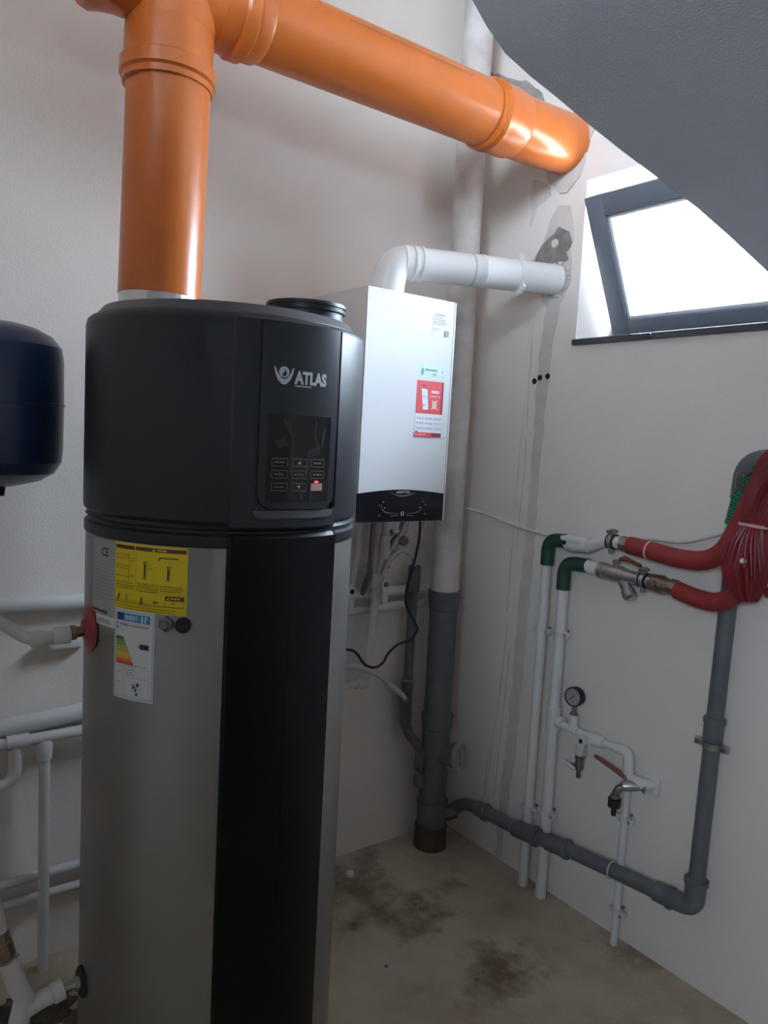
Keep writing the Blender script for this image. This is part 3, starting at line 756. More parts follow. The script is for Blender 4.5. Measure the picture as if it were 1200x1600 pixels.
m = MB(); m.lathe(Vector((sx, sy, .395)), ad, [(0, .045), (.075, .045), (.080, .052), (.100, .053), (.103, .050), (.103, 0)], 'pipe_grey', 36)
m.lathe(Vector((sx, sy, .395)), ad, [(.095, .0545), (.112, .0545), (.114, .049), (.106, .045), (.106, 0)], 'cap_grey', 36)
cap = m.build('inspection_cap', stk)
m = MB(); e2 = ad.cross(Vector((0, 0, 1))).normalized(); q3 = e2.cross(ad)
m.box(Vector((sx, sy, .395)) + ad * .112, (.014, .07, .012), 'cap_grey', .003, Matrix((ad, q3, e2)).transposed()); m.build('cap_grip', cap)
m = MB(); m.lathe((sx + .002, sy, 0), (0, 0, 1), [(.085, .057), (.09, .060), (.185, .061), (.187, .064), (.196, .064), (.198, .060), (.20, .053)], 'pipe_grey', 40)
m.tube([(sx + .03, sy - .02, .13), (sx + .085, sy - .055, .150)], .030, 'pipe_grey', 24); m.build('branch_fitting', stk)
m = MB(); m.lathe((sx + .003, sy, 0), (0, 0, 1), [(0, .068), (.05, .066), (.075, .064), (.08, .067), (.088, .067), (.092, .06), (.094, .05)], 'pipe_boot', 36); m.build('base_boot', stk, label='rust brown boot at the floor')

# thin grey drain beside the stack
dr = thing('condensate_drain', 'slim grey drain pipe with an open funnel branch below the boiler', 'drain pipe', (1.895, 2.30, .22))
MB().tube([(1.894, 2.30, .60), (1.895, 2.30, 1.08)], .0185, 'pipe_grey', 24).build('riser', dr)
MB().lathe((1.895, 2.30, 1.05), (0, 0, 1), [(0, .019), (.005, .024), (.105, .025), (.107, .021), (.06, .020), (.06, 0)], 'pipe_grey', 24).build('cup', dr)
m = MB(); m.lathe((1.893, 2.30, 0), (0, 0, 1), [(.50, .020), (.505, .023), (.555, .024), (.557, .026), (.567, .026), (.569, .022), (.66, .022), (.662, .025), (.695, .025), (.70, .019)], 'pipe_grey', 24)
m.tube([(1.893, 2.30, .555), (1.846, 2.255, .640)], .0215, 'pipe_grey', 24)
bd = Vector((-.047, -.045, .085)).normalized()
m.lathe(Vector((1.846, 2.255, .640)) - bd * .02, bd, [(0, .021), (.002, .025), (.034, .025), (.034, .020), (.01, .019), (.01, 0)], 'pipe_grey', 24); m.build('wye', dr)
m = MB(); m.tube(bend([(1.893, 2.30, .52), (1.905, 2.29, .47), (1.948, 2.275, .42), (1.960, 2.27, .36), (1.962, 2.265, .29), (1.990, 2.25, .23)], .03), .0195, 'pipe_grey', 24); m.build('offset_pipe', dr)
for z0, z1, x in ((.335, .41, 1.958), (.25, .32, 1.962)):
    MB().lathe((x, 2.268, z0), (.05, -.02, 1), [(0, .02), (.002, .0265), (z1 - z0 - .015, .027), (z1 - z0 - .012, .030), (z1 - z0, .030), (z1 - z0, .02)], 'pipe_grey', 24).build('pipe_socket', dr)

# ================================================================== drain along the right wall and its riser
dn = thing('drain_line', 'dark grey drain pipe along foot of right wall rising at right end', 'drain pipe', (2.13, 1.7, 0.2))
r = .0245
G = [(2.088, 2.192, .158), (2.092, 2.135, .200), (2.090, 2.075, .213), (2.080, 1.832, .232), (2.080, 1.609, .264), (2.086, 1.427, .279), (2.112, 1.215, .281)]
MB().tube(bend([G[0], G[1], G[2], G[3]], .04), r, 'pipe_grey', 24).build('inlet_bend', dn)
def seg_pipe(a, b): return MB().tube([a, b], r, 'pipe_grey', 24).build('pipe', dn)
seg_pipe(G[3], G[4]); seg_pipe(G[4], G[5]); seg_pipe(G[5], G[6])
def sock(a, b, h=.005):
    a = Vector(a); b = Vector(b); d = b - a; Ln = d.length
    return MB().lathe(a, d, [(0, r), (.004, r + h), (Ln - .018, r + h), (Ln - .016, r + h + .004), (Ln - .004, r + h + .004), (Ln, r + h), (Ln, r)], 'pipe_grey', 28).build('pipe_socket', dn)
def along(a, b, t): return Vector(a).lerp(Vector(b), t)
sock(along(G[2], G[3], .05), along(G[2], G[3], .30)); sock(along(G[2], G[3], .92), along(G[3], G[4], .42), .007); sock(along(G[3], G[4], .62), along(G[4], G[5], .06), .006)
sock(along(G[5], G[6], .70), G[6], .006)
for q, d in ((along(G[2], G[3], .93), Vector(G[3]) - Vector(G[2])), (Vector(G[5]), Vector(G[6]) - Vector(G[5]))): MB().ring(q, d, r + .004, .002, .0015, 'gasket_grey', 28).build('seal_ring', dn)
MB().tube(bend([along(G[5], G[6], .88), (2.122, 1.153, .284), (2.1225, 1.155, .360)], .055), r + .005, 'pipe_grey', 24).build('elbow', dn)
RA, RB = Vector((2.1225, 1.155, .34)), Vector((2.147, 1.150, 1.45))
ru = (RB - RA).normalized()
def ronz(z): return RA + ru * ((z - RA.z) / ru.z)
MB().lathe(ronz(.325), ru, [(0, r), (.002, r + .006), (.035, r + .007), (.037, r + .011), (.050, r + .011), (.052, r)], 'pipe_grey', 28).build('pipe_socket', dn)
MB().tube([RA, RB, (2.147, 1.146, 1.56)], r, 'pipe_grey', 24).build('riser', dn)
MB().lathe(ronz(.805), ru, [(0, r), (.004, r + .004), (.055, r + .005), (.058, r + .008), (.072, r + .008), (.075, r)], 'pipe_grey', 28).build('riser_socket', dn)
cq = ronz(.785)
m = MB(); m.lathe(cq, ru, [(0, r), (0, r + .004), (.020, r + .004), (.020, r)], 'steel', 28)
for s_ in (-1, 1): m.box(cq + Vector((0, s_ * .040, .010)), (.016, .026, .022), 'steel', .003); m.lathe(cq + Vector((-.018, s_ * .042, .010)), (1, 0, 0), [(0, .005), (.03, .005)], 'steel_dark', 10)
m.tube([cq + Vector((.02, 0, .01)), Vector((2.1765, cq.y, cq.z + .01))], .005, 'steel_dark', 10); m.build('pipe_clamp', dn)
MB().tube(bend([(2.147, 1.146, 1.53), (2.146, 1.140, 1.640), (2.140, .97, 1.655)], .085, 10), .030, 'pipe_grey', 28).build('elbow', dn)
MB().tube([(2.140, .98, 1.654), (2.140, .70, 1.66)], .0245, 'pipe_grey', 24).build('pipe', dn)

# ================================================================== white risers on the right wall
def clip(parent, x, y, z, r):
    m = MB(); m.lathe((x, y, z - .009), (0, 0, 1), [(0, r), (0, r + .005), (.018, r + .005), (.018, r)], 'clip_white', 20)
    m.box((x - .004, y - r - .013, z), (.020, .020, .020), 'clip_white', .003); m.box((x - .004, y + r + .008, z), (.018, .014, .018), 'clip_white', .003)
    m.lathe((x - .016, y - r - .014, z), (1, 0, 0), [(0, .005), (.03, .005)], 'steel', 8)
    m.tube([(x + r * .8, y, z), (2.1765, y, z)], .005, 'steel_dark', 8); return m.build('pipe_clip', parent)
ra = thing('heating_riser_pipe', 'white riser pipe nearer the corner, ending in a green elbow', 'pipe', (2.13, 1.834, 0))
MB().tube([(2.13, 1.836, 0), (2.13, 1.834, 1.26)], .0185, 'ppr', 24).build('riser', ra)
for z in (.302, .985): clip(ra, 2.13, 1.834, z, .0185)
m = MB(); m.tube(bend([(2.13, 1.834, 1.225), (2.128, 1.833, 1.318), (2.118, 1.738, 1.325)], .080, 10), .0245, 'green_elbow', 28); m.build('green_elbow', ra, label='dark green elbow')
m = MB(); m.tube(bend([(2.118, 1.745, 1.324), (2.112, 1.640, 1.320), (2.105, 1.585, 1.352), (2.10, 1.515, 1.352)], .035), [.020] * 18, 'ppr', 24) if False else m.tube(bend([(2.118, 1.745, 1.324), (2.112, 1.640, 1.318), (2.105, 1.585, 1.350), (2.10, 1.500, 1.352)], .035), .0205, 'ppr', 24)
m.build('offset_pipe', ra)
m = MB()
m.lathe((2.116, 1.738, 1.322), (-.03, -1, 0), [(0, .021), (.004, .028), (.055, .029), (.07, .025), (.095, .024), (.098, .02)], 'ppr', 20)
m.box((2.095, 1.700, 1.336), (.03, .085, .016), 'clip_white', .005, Matrix.Rotation(.08, 3, 'X'))
vb = m.build('ball_valve', ra)
MB().lathe((2.088, 1.728, 1.324), (-1, 0, 0), [(0, .009), (.004, .009), (.005, .006), (.005, 0)], 'rubber', 14).build('lever_cap', vb)
def union(parent, o, d, mname='brass', r0=.024, Ln=.035, sides=8, name='union_nut'):
    o = Vector(o); d = Vector(d).normalized()
    return MB().lathe(o, d, [(0, r0 * .8), (.003, r0), (Ln - .003, r0), (Ln, r0 * .8), (Ln, r0 * .6)], mname, sides).build(name, parent)
def hose_clamp(parent, o, d, r):
    o = Vector(o); d = Vector(d).normalized(); m = MB()
    m.lathe(o, d, [(-.012, r), (-.012, r + .003), (-.007, r + .003), (-.007, r + .0055), (.007, r + .0055), (.007, r + .003), (.012, r + .003), (.012, r)], 'steel', 28)
    m.lathe(o, d, [(-.014, r), (-.014, r + .0045), (-.008, r + .0045), (-.008, r)], 'rubber', 28); m.lathe(o, d, [(.008, r), (.008, r + .0045), (.014, r + .0045), (.014, r)], 'rubber', 28)
    m.box(o + Vector((-.006, 0, r + .012)), (.016, .016, .022), 'steel', .002); m.lathe(o + Vector((-.03, 0, r + .014)), (1, 0, 0), [(0, .006), (.004, .006), (.004, .0035), (.05, .0035)], 'steel_dark', 10)
    m.box(o + Vector((-.004, 0, -r - .010)), (.014, .014, .018), 'steel', .002)
    m.tube([o + Vector((r, 0, 0)), Vector((2.1765, o.y, o.z))], .005, 'steel_dark', 8)
    return m.build('pipe_clamp', parent)
hose_clamp(ra, (2.102, 1.540, 1.352), (0, -1, 0), .0205)
union(ra, (2.10, 1.505, 1.352), (0, -1, -.05), r0=.0255, Ln=.032)

rb = thing('supply_riser_pipe', 'white riser pipe with tee branch, under the metal strainer, green elbow on top', 'pipe', (2.13, 1.752, 0))
MB().tube([(2.13, 1.748, 0), (2.13, 1.752, 1.18)], .020, 'ppr', 24).build('riser', rb)
for z in (.322, .992): clip(rb, 2.13, 1.750, z, .020)
m = MB(); m.lathe((2.13, 1.749, .630), (0, 0, 1), [(0, .02), (.002, .026), (.088, .0265), (.09, .02)], 'ppr', 24); m.tube([(2.13, 1.749, .672), (2.13, 1.705, .672)], .0215, 'ppr', 24); m.build('tee', rb)
m = MB(); m.tube(bend([(2.13, 1.752, 1.150), (2.128, 1.751, 1.247), (2.118, 1.640, 1.254)], .085, 10), .0245, 'green_elbow', 28); m.build('green_elbow', rb, label='dark green elbow')
MB().tube([(2.118, 1.650, 1.253), (2.113, 1.585, 1.250)], .0225, 'ppr', 24).build('end_coupling', rb)

# strainer and ball valve in line to the lower red pipe
ys_ = thing('strainer_valve', 'metal strainer with slanted branch and red lever between white and red pipes', 'valve', (2.11, 1.50, 1.24))
d = Vector((-.01, -1, -.03)).normalized(); o = Vector((2.113, 1.590, 1.250))
m = MB(); m.lathe(o, d, [(0, .020), (.002, .027), (.022, .028), (.024, .025), (.06, .026), (.085, .028), (.11, .022), (.155, .021), (.157, .015)], 'steel', 24)
body = m.build('strainer_body', ys_)
q = o + d * .085
bd = Vector((-.10, -.60, -.78)).normalized()
MB().lathe(q, bd, [(0, .018), (.055, .019), (.057, .023), (.080, .023), (.083, .019), (.088, .014), (.088, 0)], 'steel', 20).build('strainer_branch', ys_)
m = MB(); m.lathe(o + d * .07, (-.2, 0, 1), [(0, .010), (.035, .009), (.036, .013), (.046, .013), (.048, .006), (.05, 0)], 'steel', 14); m.build('valve_stem', ys_)
m = MB(); lv = o + d * .07 + Vector((-.010, -.015, .050))
m.tube([lv, lv + Vector((-.002, -.018, .006)), lv + Vector((-.006, -.045, .003)), lv + Vector((-.010, -.085, -.006))], [.007, .010, .006, .006], 'lever_red', 12); m.build('lever', ys_, label='dull red lever')
o2 = o + d * .155
MB().tube([o2 - d * .02, o2 + d * .05], .019, 'ppr_dull', 20).build('nipple', ys_)
hose_clamp(ys_, o2 + d * .020, d, .020)
m = MB(); m.lathe(o2 + d * .040, d, [(0, .018), (.002, .027), (.02, .028), (.045, .030), (.06, .024), (.075, .023), (.075, .015)], 'brass', 20)
m.lathe(o2 + d * .070, (-1, 0, 0), [(0, .016), (.036, .014), (.037, .008), (.04, 0)], 'brass', 16); m.build('valve_body', ys_)
union(ys_, o2 + d * .112, d, r0=.026, Ln=.030)

# red insulated pipes and their wrapped bundle
rp1 = tag(MB().tube(spline([(2.10, 1.472, 1.350), (2.098, 1.39, 1.344), (2.092, 1.285, 1.337), (2.085, 1.200, 1.347), (2.080, 1.142, 1.387), (2.074, 1.100, 1.47), (2.066, 1.046, 1.59), (2.055, .958, 1.68), (2.05, .78, 1.72)]), .0285, 'red_foam', 28)
          .build('red_insulated_pipe', loc=(2.10, 1.3, 1.34)), 'upper red insulated pipe running from the white offset riser', 'insulated pipe')
MB().ring((2.10, 1.398, 1.344), (0, 1, .06), .0285, .004, .0025, 'tie_pink', 28).build('cable_tie', rp1)
rp2 = tag(MB().tube(spline([(2.102, 1.292, 1.238), (2.093, 1.226, 1.229), (2.084, 1.160, 1.230), (2.072, 1.105, 1.258), (2.060, 1.055, 1.33), (2.050, 1.014, 1.45), (2.04, .935, 1.56), (2.035, .78, 1.60)]), .0275, 'red_foam', 28)
          .build('red_insulated_pipe', loc=(2.10, 1.2, 1.23)), 'lower red insulated pipe running from the brass union', 'insulated pipe')
def fluted(path, radii, amp, nf, mname, n=72):
    P_ = [Vector(p) for p in path]; V = []; F = []; N = len(P_)
    rnd = random.Random(9); ph = [rnd.uniform(0, 6.28) for _ in range(4)]
    for i in range(N):
        t = (P_[min(i + 1, N - 1)] - P_[max(i - 1, 0)]).normalized()
        e1 = Vector((1, 0, 0)); e1 = (e1 - t * e1.dot(t)).normalized(); e2 = t.cross(e1)
        for k in range(n):
            a = 2 * math.pi * k / n
            rr = radii[i] * (1 + amp[i] * (math.sin(nf * a + ph[0]) + .6 * math.sin((nf - 4) * a + ph[1] + i * .12) + .4 * math.sin((nf + 5) * a + ph[2])))
            V.append(P_[i] + e1 * (rr * .75 * math.cos(a)) + e2 * (rr * math.sin(a)))
    for i in range(N - 1):
        for k in range(n): F.append((i * n + k, i * n + (k + 1) % n, (i + 1) * n + (k + 1) % n, (i + 1) * n + k))
    F.append(tuple(range(n - 1, -1, -1))); F.append(tuple((N - 1) * n + k for k in range(n)))
    m = MB(); return m.add(V, F, mname)
wr = thing('red_film_bundle', 'crumpled red plastic wrap tied round the pipes at the right edge', 'plastic wrap', (2.02, 1.05, 1.47))
wp = spline([(2.035, .965, 1.640), (2.03, .995, 1.60), (2.025, 1.018, 1.55), (2.02, 1.032, 1.505), (2.02, 1.040, 1.470), (2.02, 1.046, 1.43), (2.025, 1.050, 1.38), (2.035, 1.050, 1.33), (2.045, 1.046, 1.262)], 6)
N = len(wp); rad = []; am = []
for i in range(N):
    t = i / (N - 1)
    k = min(1, abs(t - .50) / .42)
    rad.append(.030 + .032 * k ** .9 if t > .5 else .030 + .022 * k); am.append(.09 + .10 * k)
for i in range(N):
    t = i / (N - 1)
    if t > .80: rad[i] *= 1 - .62 * ((t - .80) / .20) ** 1.6
rad[0] *= .7
fluted(wp, rad, am, 11, 'red_film').build('film_wrap', wr, angle=60)
MB().lathe((2.02, 1.040, 1.470), (.05, -.05, 1), [(-.004, .022), (-.004, .034), (.004, .034), (.004, .022)], 'tie_pink', 24).tube([(1.990, 1.062, 1.473), (1.980, 1.01, 1.469), (1.985, .95, 1.469)], .003, 'tie_pink', 8).build('cable_tie', wr)
MB().lathe((1.982, 1.035, 1.376), (-1, 0, 0), [(-.02, .007), (.006, .008), (.012, .005), (.012, 0)], 'cable_white', 12).build('white_tag', wr)
m = MB()
rnd = random.Random(12)
for k in range(9):      # gathered folds fanning down from the tie
    a = -1.4 + 2.8 * k / 8
    m.tube(spline([(2.008 - .012 * math.cos(a), 1.040 + .022 * math.sin(a), 1.464), (1.998 - .018 * math.cos(a), 1.046 + .040 * math.sin(a), 1.42), (1.992 - .022 * math.cos(a), 1.050 + .060 * math.sin(a) + rnd.uniform(-.006, .006), 1.345 + rnd.uniform(-.02, .02))], 5), [.005, .005, .005, .005, .004, .004, .003, .003, .002, .002, .0015], 'red_film', 8)
m.build('film_fold', wr)
gc = []
path = spline([(2.098, 1.138, 1.457), (2.098, 1.131, 1.50), (2.095, 1.121, 1.54), (2.090, 1.103, 1.583), (2.082, 1.07, 1.615)], 5)
m = MB(); rr = [.0215 if i % 2 == 0 else .0180 for i in range(len(path))]
for i in range(len(path) - 1):
    m.tube([path[i], (Vector(path[i]) + Vector(path[i + 1])) / 2 + (Vector(path[i + 1]) - Vector(path[i])) * .12], .0215, 'corrugated_green', 20)
m.tube(path, .0175, 'corrugated_dark', 20)
tag(m.build('corrugated_conduit', loc=(2.115, 1.14, 1.5)), 'green ribbed conduit behind the red pipes', 'conduit')
for i, (dy, rr_) in enumerate(((0, .032), (-.012, .026), (-.03, .03))):
    a0 = Vector((2.07 - .01 * i, 1.085 + dy, 1.575))
    tag(MB().tube(spline([a0 + Vector((0, -.02, -.03)), a0 + Vector((-.01, .025, -.01)), a0 + Vector((-.01, .03, .025)), a0 + Vector((0, 0, .04)), a0 + Vector((.01, -.05, .03))], 6), .0022, 'cable_brown', 6).build('thin_wire', loc=tuple(a0)),
        ('thin brown wire loop, outermost of three above the green conduit', 'thin brown wire loop, middle of three above the green conduit', 'thin brown wire loop, nearest the red wrap above green conduit')[i], 'wire', 'thin brown wires')
# white cable slung along the right wall
tag(MB().tube(spline([(2.10, 2.30, 1.388), (2.14, 2.22, 1.378), (2.165, 2.10, 1.352), (2.172, 1.97, 1.332), (2.172, 1.85, 1.328), (2.172, 1.72, 1.335), (2.172, 1.60, 1.345), (2.165, 1.45, 1.372), (2.165, 1.33, 1.378), (2.160, 1.22, 1.415), (2.150, 1.12, 1.450)]), .0062, 'cable_white', 10).build('slung_cable', loc=(2.165, 1.7, 1.34)),
    'white cable slung across right wall behind the green elbows', 'cable')
MB().lathe((2.178, 1.03, 1.275), (-1, 0, .1), [(0, .018), (.05, .016), (.052, .012), (.052, 0)], 'rosette_red', 16).build('pipe_hook', rp2)

# ================================================================== tap manifold on the right wall
mf = thing('tap_manifold', 'thin white branch pipework carrying gauge and taps on right wall', 'pipe', (2.13, 1.6, .66))
rm = .0125
MB().tube([(2.13, 1.722, .671), (2.13, 1.600, .661)], rm, 'ppr', 20).build('branch_pipe', mf)
MB().tube([(2.13, 1.535, .663), (2.13, 1.45, .668)], rm, 'ppr', 20).build('branch_pipe', mf)
m = MB(); m.tube([(2.13, 1.683, .668), (2.13, 1.638, .664)], .016, 'ppr', 20); m.tube([(2.13, 1.661, .666), (2.13, 1.661, .720)], .0165, 'ppr', 20); m.build('gauge_tee', mf)
m = MB(); m.tube([(2.13, 1.635, .664), (2.13, 1.600, .661)], .0165, 'ppr', 20); m.tube([(2.13, 1.622, .661), (2.13, 1.622, .620)], .014, 'ppr', 20); m.lathe((2.13, 1.622, .625), (0, 0, -1), [(0, .014), (.003, .018), (.034, .019), (.036, .014)], 'ppr', 20); m.build('drain_tee', mf)
m = MB(); m.lathe((2.13, 1.604, .661), (0, -1, .04), [(0, .014), (.003, .020), (.020, .022), (.040, .024), (.055, .021), (.075, .019), (.078, .013)], 'ppr', 20)
m.lathe((2.13, 1.575, .661), (-1, 0, 0), [(0, .014), (.028, .013), (.03, 0)], 'ppr', 16)
bv = m.build('ball_valve', mf)
m = MB(); m.box((2.096, 1.592, .640), (.007, .022, .075), 'clip_white', .003, Matrix.Rotation(R(10), 3, 'X')); lv = m.build('lever', bv)
MB().lathe((2.094, 1.595, .655), (-1, 0, 0), [(0, .008), (.003, .008), (.004, .005), (.004, 0)], 'rubber', 12).build('lever_cap', bv)
m = MB(); m.tube(bend([(2.13, 1.475, .667), (2.13, 1.430, .668), (2.13, 1.428, .600)], .022), .0175, 'ppr', 20); m.build('elbow', mf)
MB().tube([(2.13, 1.428, .655), (2.13, 1.428, .590)], rm, 'ppr', 20).build('down_pipe', mf)
m = MB(); m.tube(bend([(2.13, 1.428, .612), (2.13, 1.424, .586), (2.132, 1.376, .584), (2.150, 1.362, .580), (2.178, 1.362, .580)], .02), .0185, 'ppr', 20); m.build('tap_elbow', mf)
m = MB(); m.box((2.170, 1.362, .575), (.016, .06, .055), 'ppr', .006); m.build('mounting_plate', mf)
MB().tube([(2.135, 1.428, 0), (2.135, 1.428, .565)], .0125, 'ppr', 20).build('drop_pipe', mf)
for z in (.442, .117): clip(mf, 2.135, 1.428, z, .0125)

pg = thing('pressure_gauge', 'small round pressure gauge with black case above the white branch', 'gauge', (2.128, 1.661, .715))
fd = Vector((-.86, .50, .06)).normalized(); gc_ = Vector((2.125, 1.664, .785))
fd = Vector((-.97, -.10, .05)).normalized()
m = MB(); m.lathe(gc_ - fd * .022, fd, [(0, .028), (.002, .033), (.026, .0345), (.030, .0335), (.030, .030), (.027, .030), (.027, 0)], 'rubber', 36); gcase = m.build('gauge_case', pg)
MB().lathe(gc_ + fd * .0052, fd, [(0, .0295), (.001, .0295), (.001, 0)], 'gauge_face', 32).build('gauge_face', pg)
m = MB(); e2 = fd.cross(Vector((0, 0, 1))).normalized(); e1 = e2.cross(fd)
m.box(gc_ + fd * .0075 + (e1 * -.004 + e2 * .004), (.001, .003, .026), 'ink', 0, Matrix((fd, (e2 * .7 + e1 * .7).normalized(), (e1 * .7 - e2 * .7).normalized())).transposed())
for k in range(11):
    a = R(-130 + 26 * k); q = e1 * math.cos(a) + e2 * math.sin(a)
    m.box(gc_ + fd * .0065 + q * .025, (.0006, .0012, .005), 'ink', 0, Matrix((fd, fd.cross(q), q)).transposed())
m.build('needle', pg)
MB().lathe((2.128, 1.661, .715), (0, 0, 1), [(0, .014), (.012, .014), (.013, .009), (.04, .008)], 'steel_dark', 6).build('threaded_stem', pg)

dc = thing('drain_cock', 'small metal drain tap with white T handle hanging from the branch', 'tap', (2.13, 1.622, .592))
m = MB(); m.lathe((2.13, 1.622, .592), (0, 0, -1), [(0, .012), (.002, .0165), (.018, .0165), (.020, .013), (.045, .016), (.058, .013), (.06, .008), (.085, .0085), (.085, 0)], 'steel_dark', 18); m.build('tap_body', dc)
m = MB(); m.tube([(2.118, 1.628, .553), (2.098, 1.634, .557)], .006, 'steel_dark', 10); m.tube([(2.094, 1.668, .560), (2.092, 1.636, .556), (2.094, 1.612, .548)], [.006, .008, .006], 'clip_white', 12); m.build('handle', dc)

ht = thing('hose_tap', 'brass hose tap with red lever and black hose connector on right wall', 'tap', (2.12, 1.42, .56))
m = MB(); m.lathe((2.145, 1.372, .575), (-.75, .66, -.10), [(0, .014), (.002, .024), (.006, .025), (.012, .016), (.022, .015), (.024, .018), (.060, .018), (.072, .014), (.074, 0)], 'steel', 20)
m.tube(bend([(2.108, 1.410, .566), (2.090, 1.432, .556), (2.086, 1.438, .520)], .02), .0125, 'brass', 16)
m.lathe((2.086, 1.438, .535), (0, 0, -1), [(0, .010), (.003, .015), (.018, .016), (.020, .012)], 'brass', 16); m.build('tap_body', ht)
m = MB(); m.tube([(2.105, 1.412, .575), (2.100, 1.418, .600)], .007, 'steel', 10); m.tube([(2.098, 1.420, .598), (2.090, 1.440, .610), (2.082, 1.475, .622), (2.074, 1.520, .636)], [.007, .008, .007, .006], 'lever_red', 12); m.build('lever', ht, label='dull red lever')
m = MB(); m.lathe((2.086, 1.438, .522), (0, 0, -1), [(0, .016), (.002, .0205), (.030, .0205), (.033, .014), (.036, .009), (.060, .008), (.060, 0)], 'rubber', 24); m.build('hose_connector', ht, label='black hose connector')

# ================================================================== pipework under the boiler
rr1 = thing('boiler_pipe_rail', 'upper of two white horizontal pipes on back wall below boiler', 'pipe', (1.5, 2.33, 1.05))
MB().tube([(.76, 2.325, 1.062), (1.99, 2.335, 1.055)], .0205, 'ppr', 20).build('pipe', rr1)
rr2 = thing('boiler_pipe_rail', 'lower of two white horizontal pipes on back wall below boiler', 'pipe', (1.5, 2.33, .997))
MB().tube([(.76, 2.325, .994), (1.99, 2.335, .998)], .0165, 'ppr', 20).build('pipe', rr2)
for par, z in ((rr1, 1.056), (rr2, .997)):
    for x in (1.56, 1.93): MB().lathe((x, 2.332, z), (1, 0, 0), [(-.008, .015), (-.008, .024), (.008, .024), (.008, .015)], 'clip_white', 18).box((x, 2.350, z), (.016, .022, .016), 'clip_white', .002).build('pipe_clip', par)
bp = thing('boiler_return_pipe', 'white vertical pipe with valve body dropping from boiler across both rails', 'pipe', (1.74, 2.30, 1.0))
MB().tube(spline([(1.708, 2.26, 1.372), (1.711, 2.26, 1.28), (1.710, 2.27, 1.20), (1.700, 2.285, 1.12)], 6), [.013] * 19, 'ppr_dull', 18).build('boiler_connector', bp)
MB().lathe((1.710, 2.262, 1.20), (.01, -.03, 1), [(0, .016), (.004, .021), (.05, .022), (.07, .019), (.09, .019), (.092, .013)], 'ppr_dull', 18).build('valve_body', bp)
MB().tube(bend([(1.700, 2.285, 1.135), (1.698, 2.282, 1.05), (1.672, 2.285, .72)], .02), .0165, 'ppr', 20).build('pipe', bp)
MB().lathe((1.699, 2.284, 1.085), (.05, .02, 1), [(0, .017), (.003, .023), (.06, .024), (.063, .017)], 'ppr', 18).build('coupling', bp)
m = MB(); m.tube([(1.673, 2.285, .745), (1.671, 2.285, .700)], .021, 'ppr', 20); m.tube([(1.672, 2.285, .720), (1.630, 2.285, .723)], .019, 'ppr', 20); m.tube([(1.635, 2.285, .722), (1.40, 2.28, .735)], .015, 'ppr', 20); m.build('tee', bp)
fs = thing('boiler_filter', 'grey slanted filter with dark round cap under the boiler', 'filter', (1.82, 2.25, 1.27))
m = MB(); m.tube([(1.800, 2.25, 1.372), (1.786, 2.25, 1.31), (1.738, 2.258, 1.235)], .0185, 'steel', 18); m.build('filter_body', fs)
MB().lathe((1.780, 2.245, 1.272), (-.3, -.93, -.1), [(0, .018), (.02, .020), (.022, .016), (.026, .015), (.026, 0)], 'steel_dark', 18).build('filter_cap', fs)
m = MB(); m.tube([(1.765, 2.255, 1.30), (1.735, 2.255, 1.30)], .012, 'steel', 14); m.build('side_port', fs)
tag(MB().tube([(1.60, 2.27, 1.372), (1.60, 2.275, 1.22), (1.602, 2.305, 1.12), (1.602, 2.32, 1.06)], .012, 'ppr_dull', 16).build('boiler_supply_pipe', loc=(1.6, 2.27, 1.2)), 'dim pipe from boiler down to rail beside the silver tank edge', 'pipe')
tag(MB().tube([(1.655, 2.26, 1.372), (1.655, 2.27, 1.15), (1.660, 2.315, 1.06)], .010, 'steel_dark', 16).build('gas_pipe', loc=(1.655, 2.26, 1.2)), 'dark thin pipe from boiler underside left of the white valve', 'pipe')
def rail_valve(x, y, z, dot, label, red):
    t = thing('rail_valve', label, 'valve', (x, y, z), 'white rail valves below the boiler')
    MB().lathe((x, 2.325, 1.056), (0, -1, 0), [(0, .018), (2.325 - y - .004, .013), (2.325 - y - .003, 0)], 'ppr', 16).build('valve_stem', t)
    m = MB(); m.prism([(x - .010, y, z + .045), (x + .008, y, z + .045), (x + .014, y, z + .028), (x + .010, y, z - .055), (x - .008, y, z - .060), (x - .016, y, z + .020)], (0, -.008, 0), 'clip_white'); m.build('lever', t)
    MB().lathe((x - .001, y - .008, z + .018), (0, -1, 0), [(0, .009), (.004, .009), (.005, .006), (.005, 0)], 'lever_red' if red else 'rubber', 14).build('lever_cap', t)
rail_valve(1.575, 2.270, 1.068, 0, 'white lever valve beside the silver tank edge, leftmost of three', False)
rail_valve(1.706, 2.240, 1.090, 0, 'white lever valve with red cap in front of vertical pipe', True)
rail_valve(1.738, 2.280, 1.150, 0, 'white lever valve just behind the red capped one', False)
tag(MB().tube(spline([(1.70, 2.25, 1.14), (1.735, 2.25, 1.205), (1.79, 2.26, 1.228), (1.845, 2.275, 1.210), (1.885, 2.295, 1.175), (1.895, 2.30, 1.12)], 8), .0085, 'hose_clear', 12).build('condensate_hose', loc=(1.8, 2.25, 1.2)), 'pale hose arching from white valve into the grey drain cup', 'hose')
tag(MB().tube(spline([(1.40, 2.26, .79), (1.56, 2.25, .810), (1.634, 2.25, .790), (1.71, 2.25, .755), (1.765, 2.25, .708), (1.825, 2.253, .662), (1.850, 2.258, .635)], 8), .0105, 'hose_clear', 12).build('drain_hose', loc=(1.7, 2.26, .75)), 'pale hose sloping down into the open grey funnel branch', 'hose')
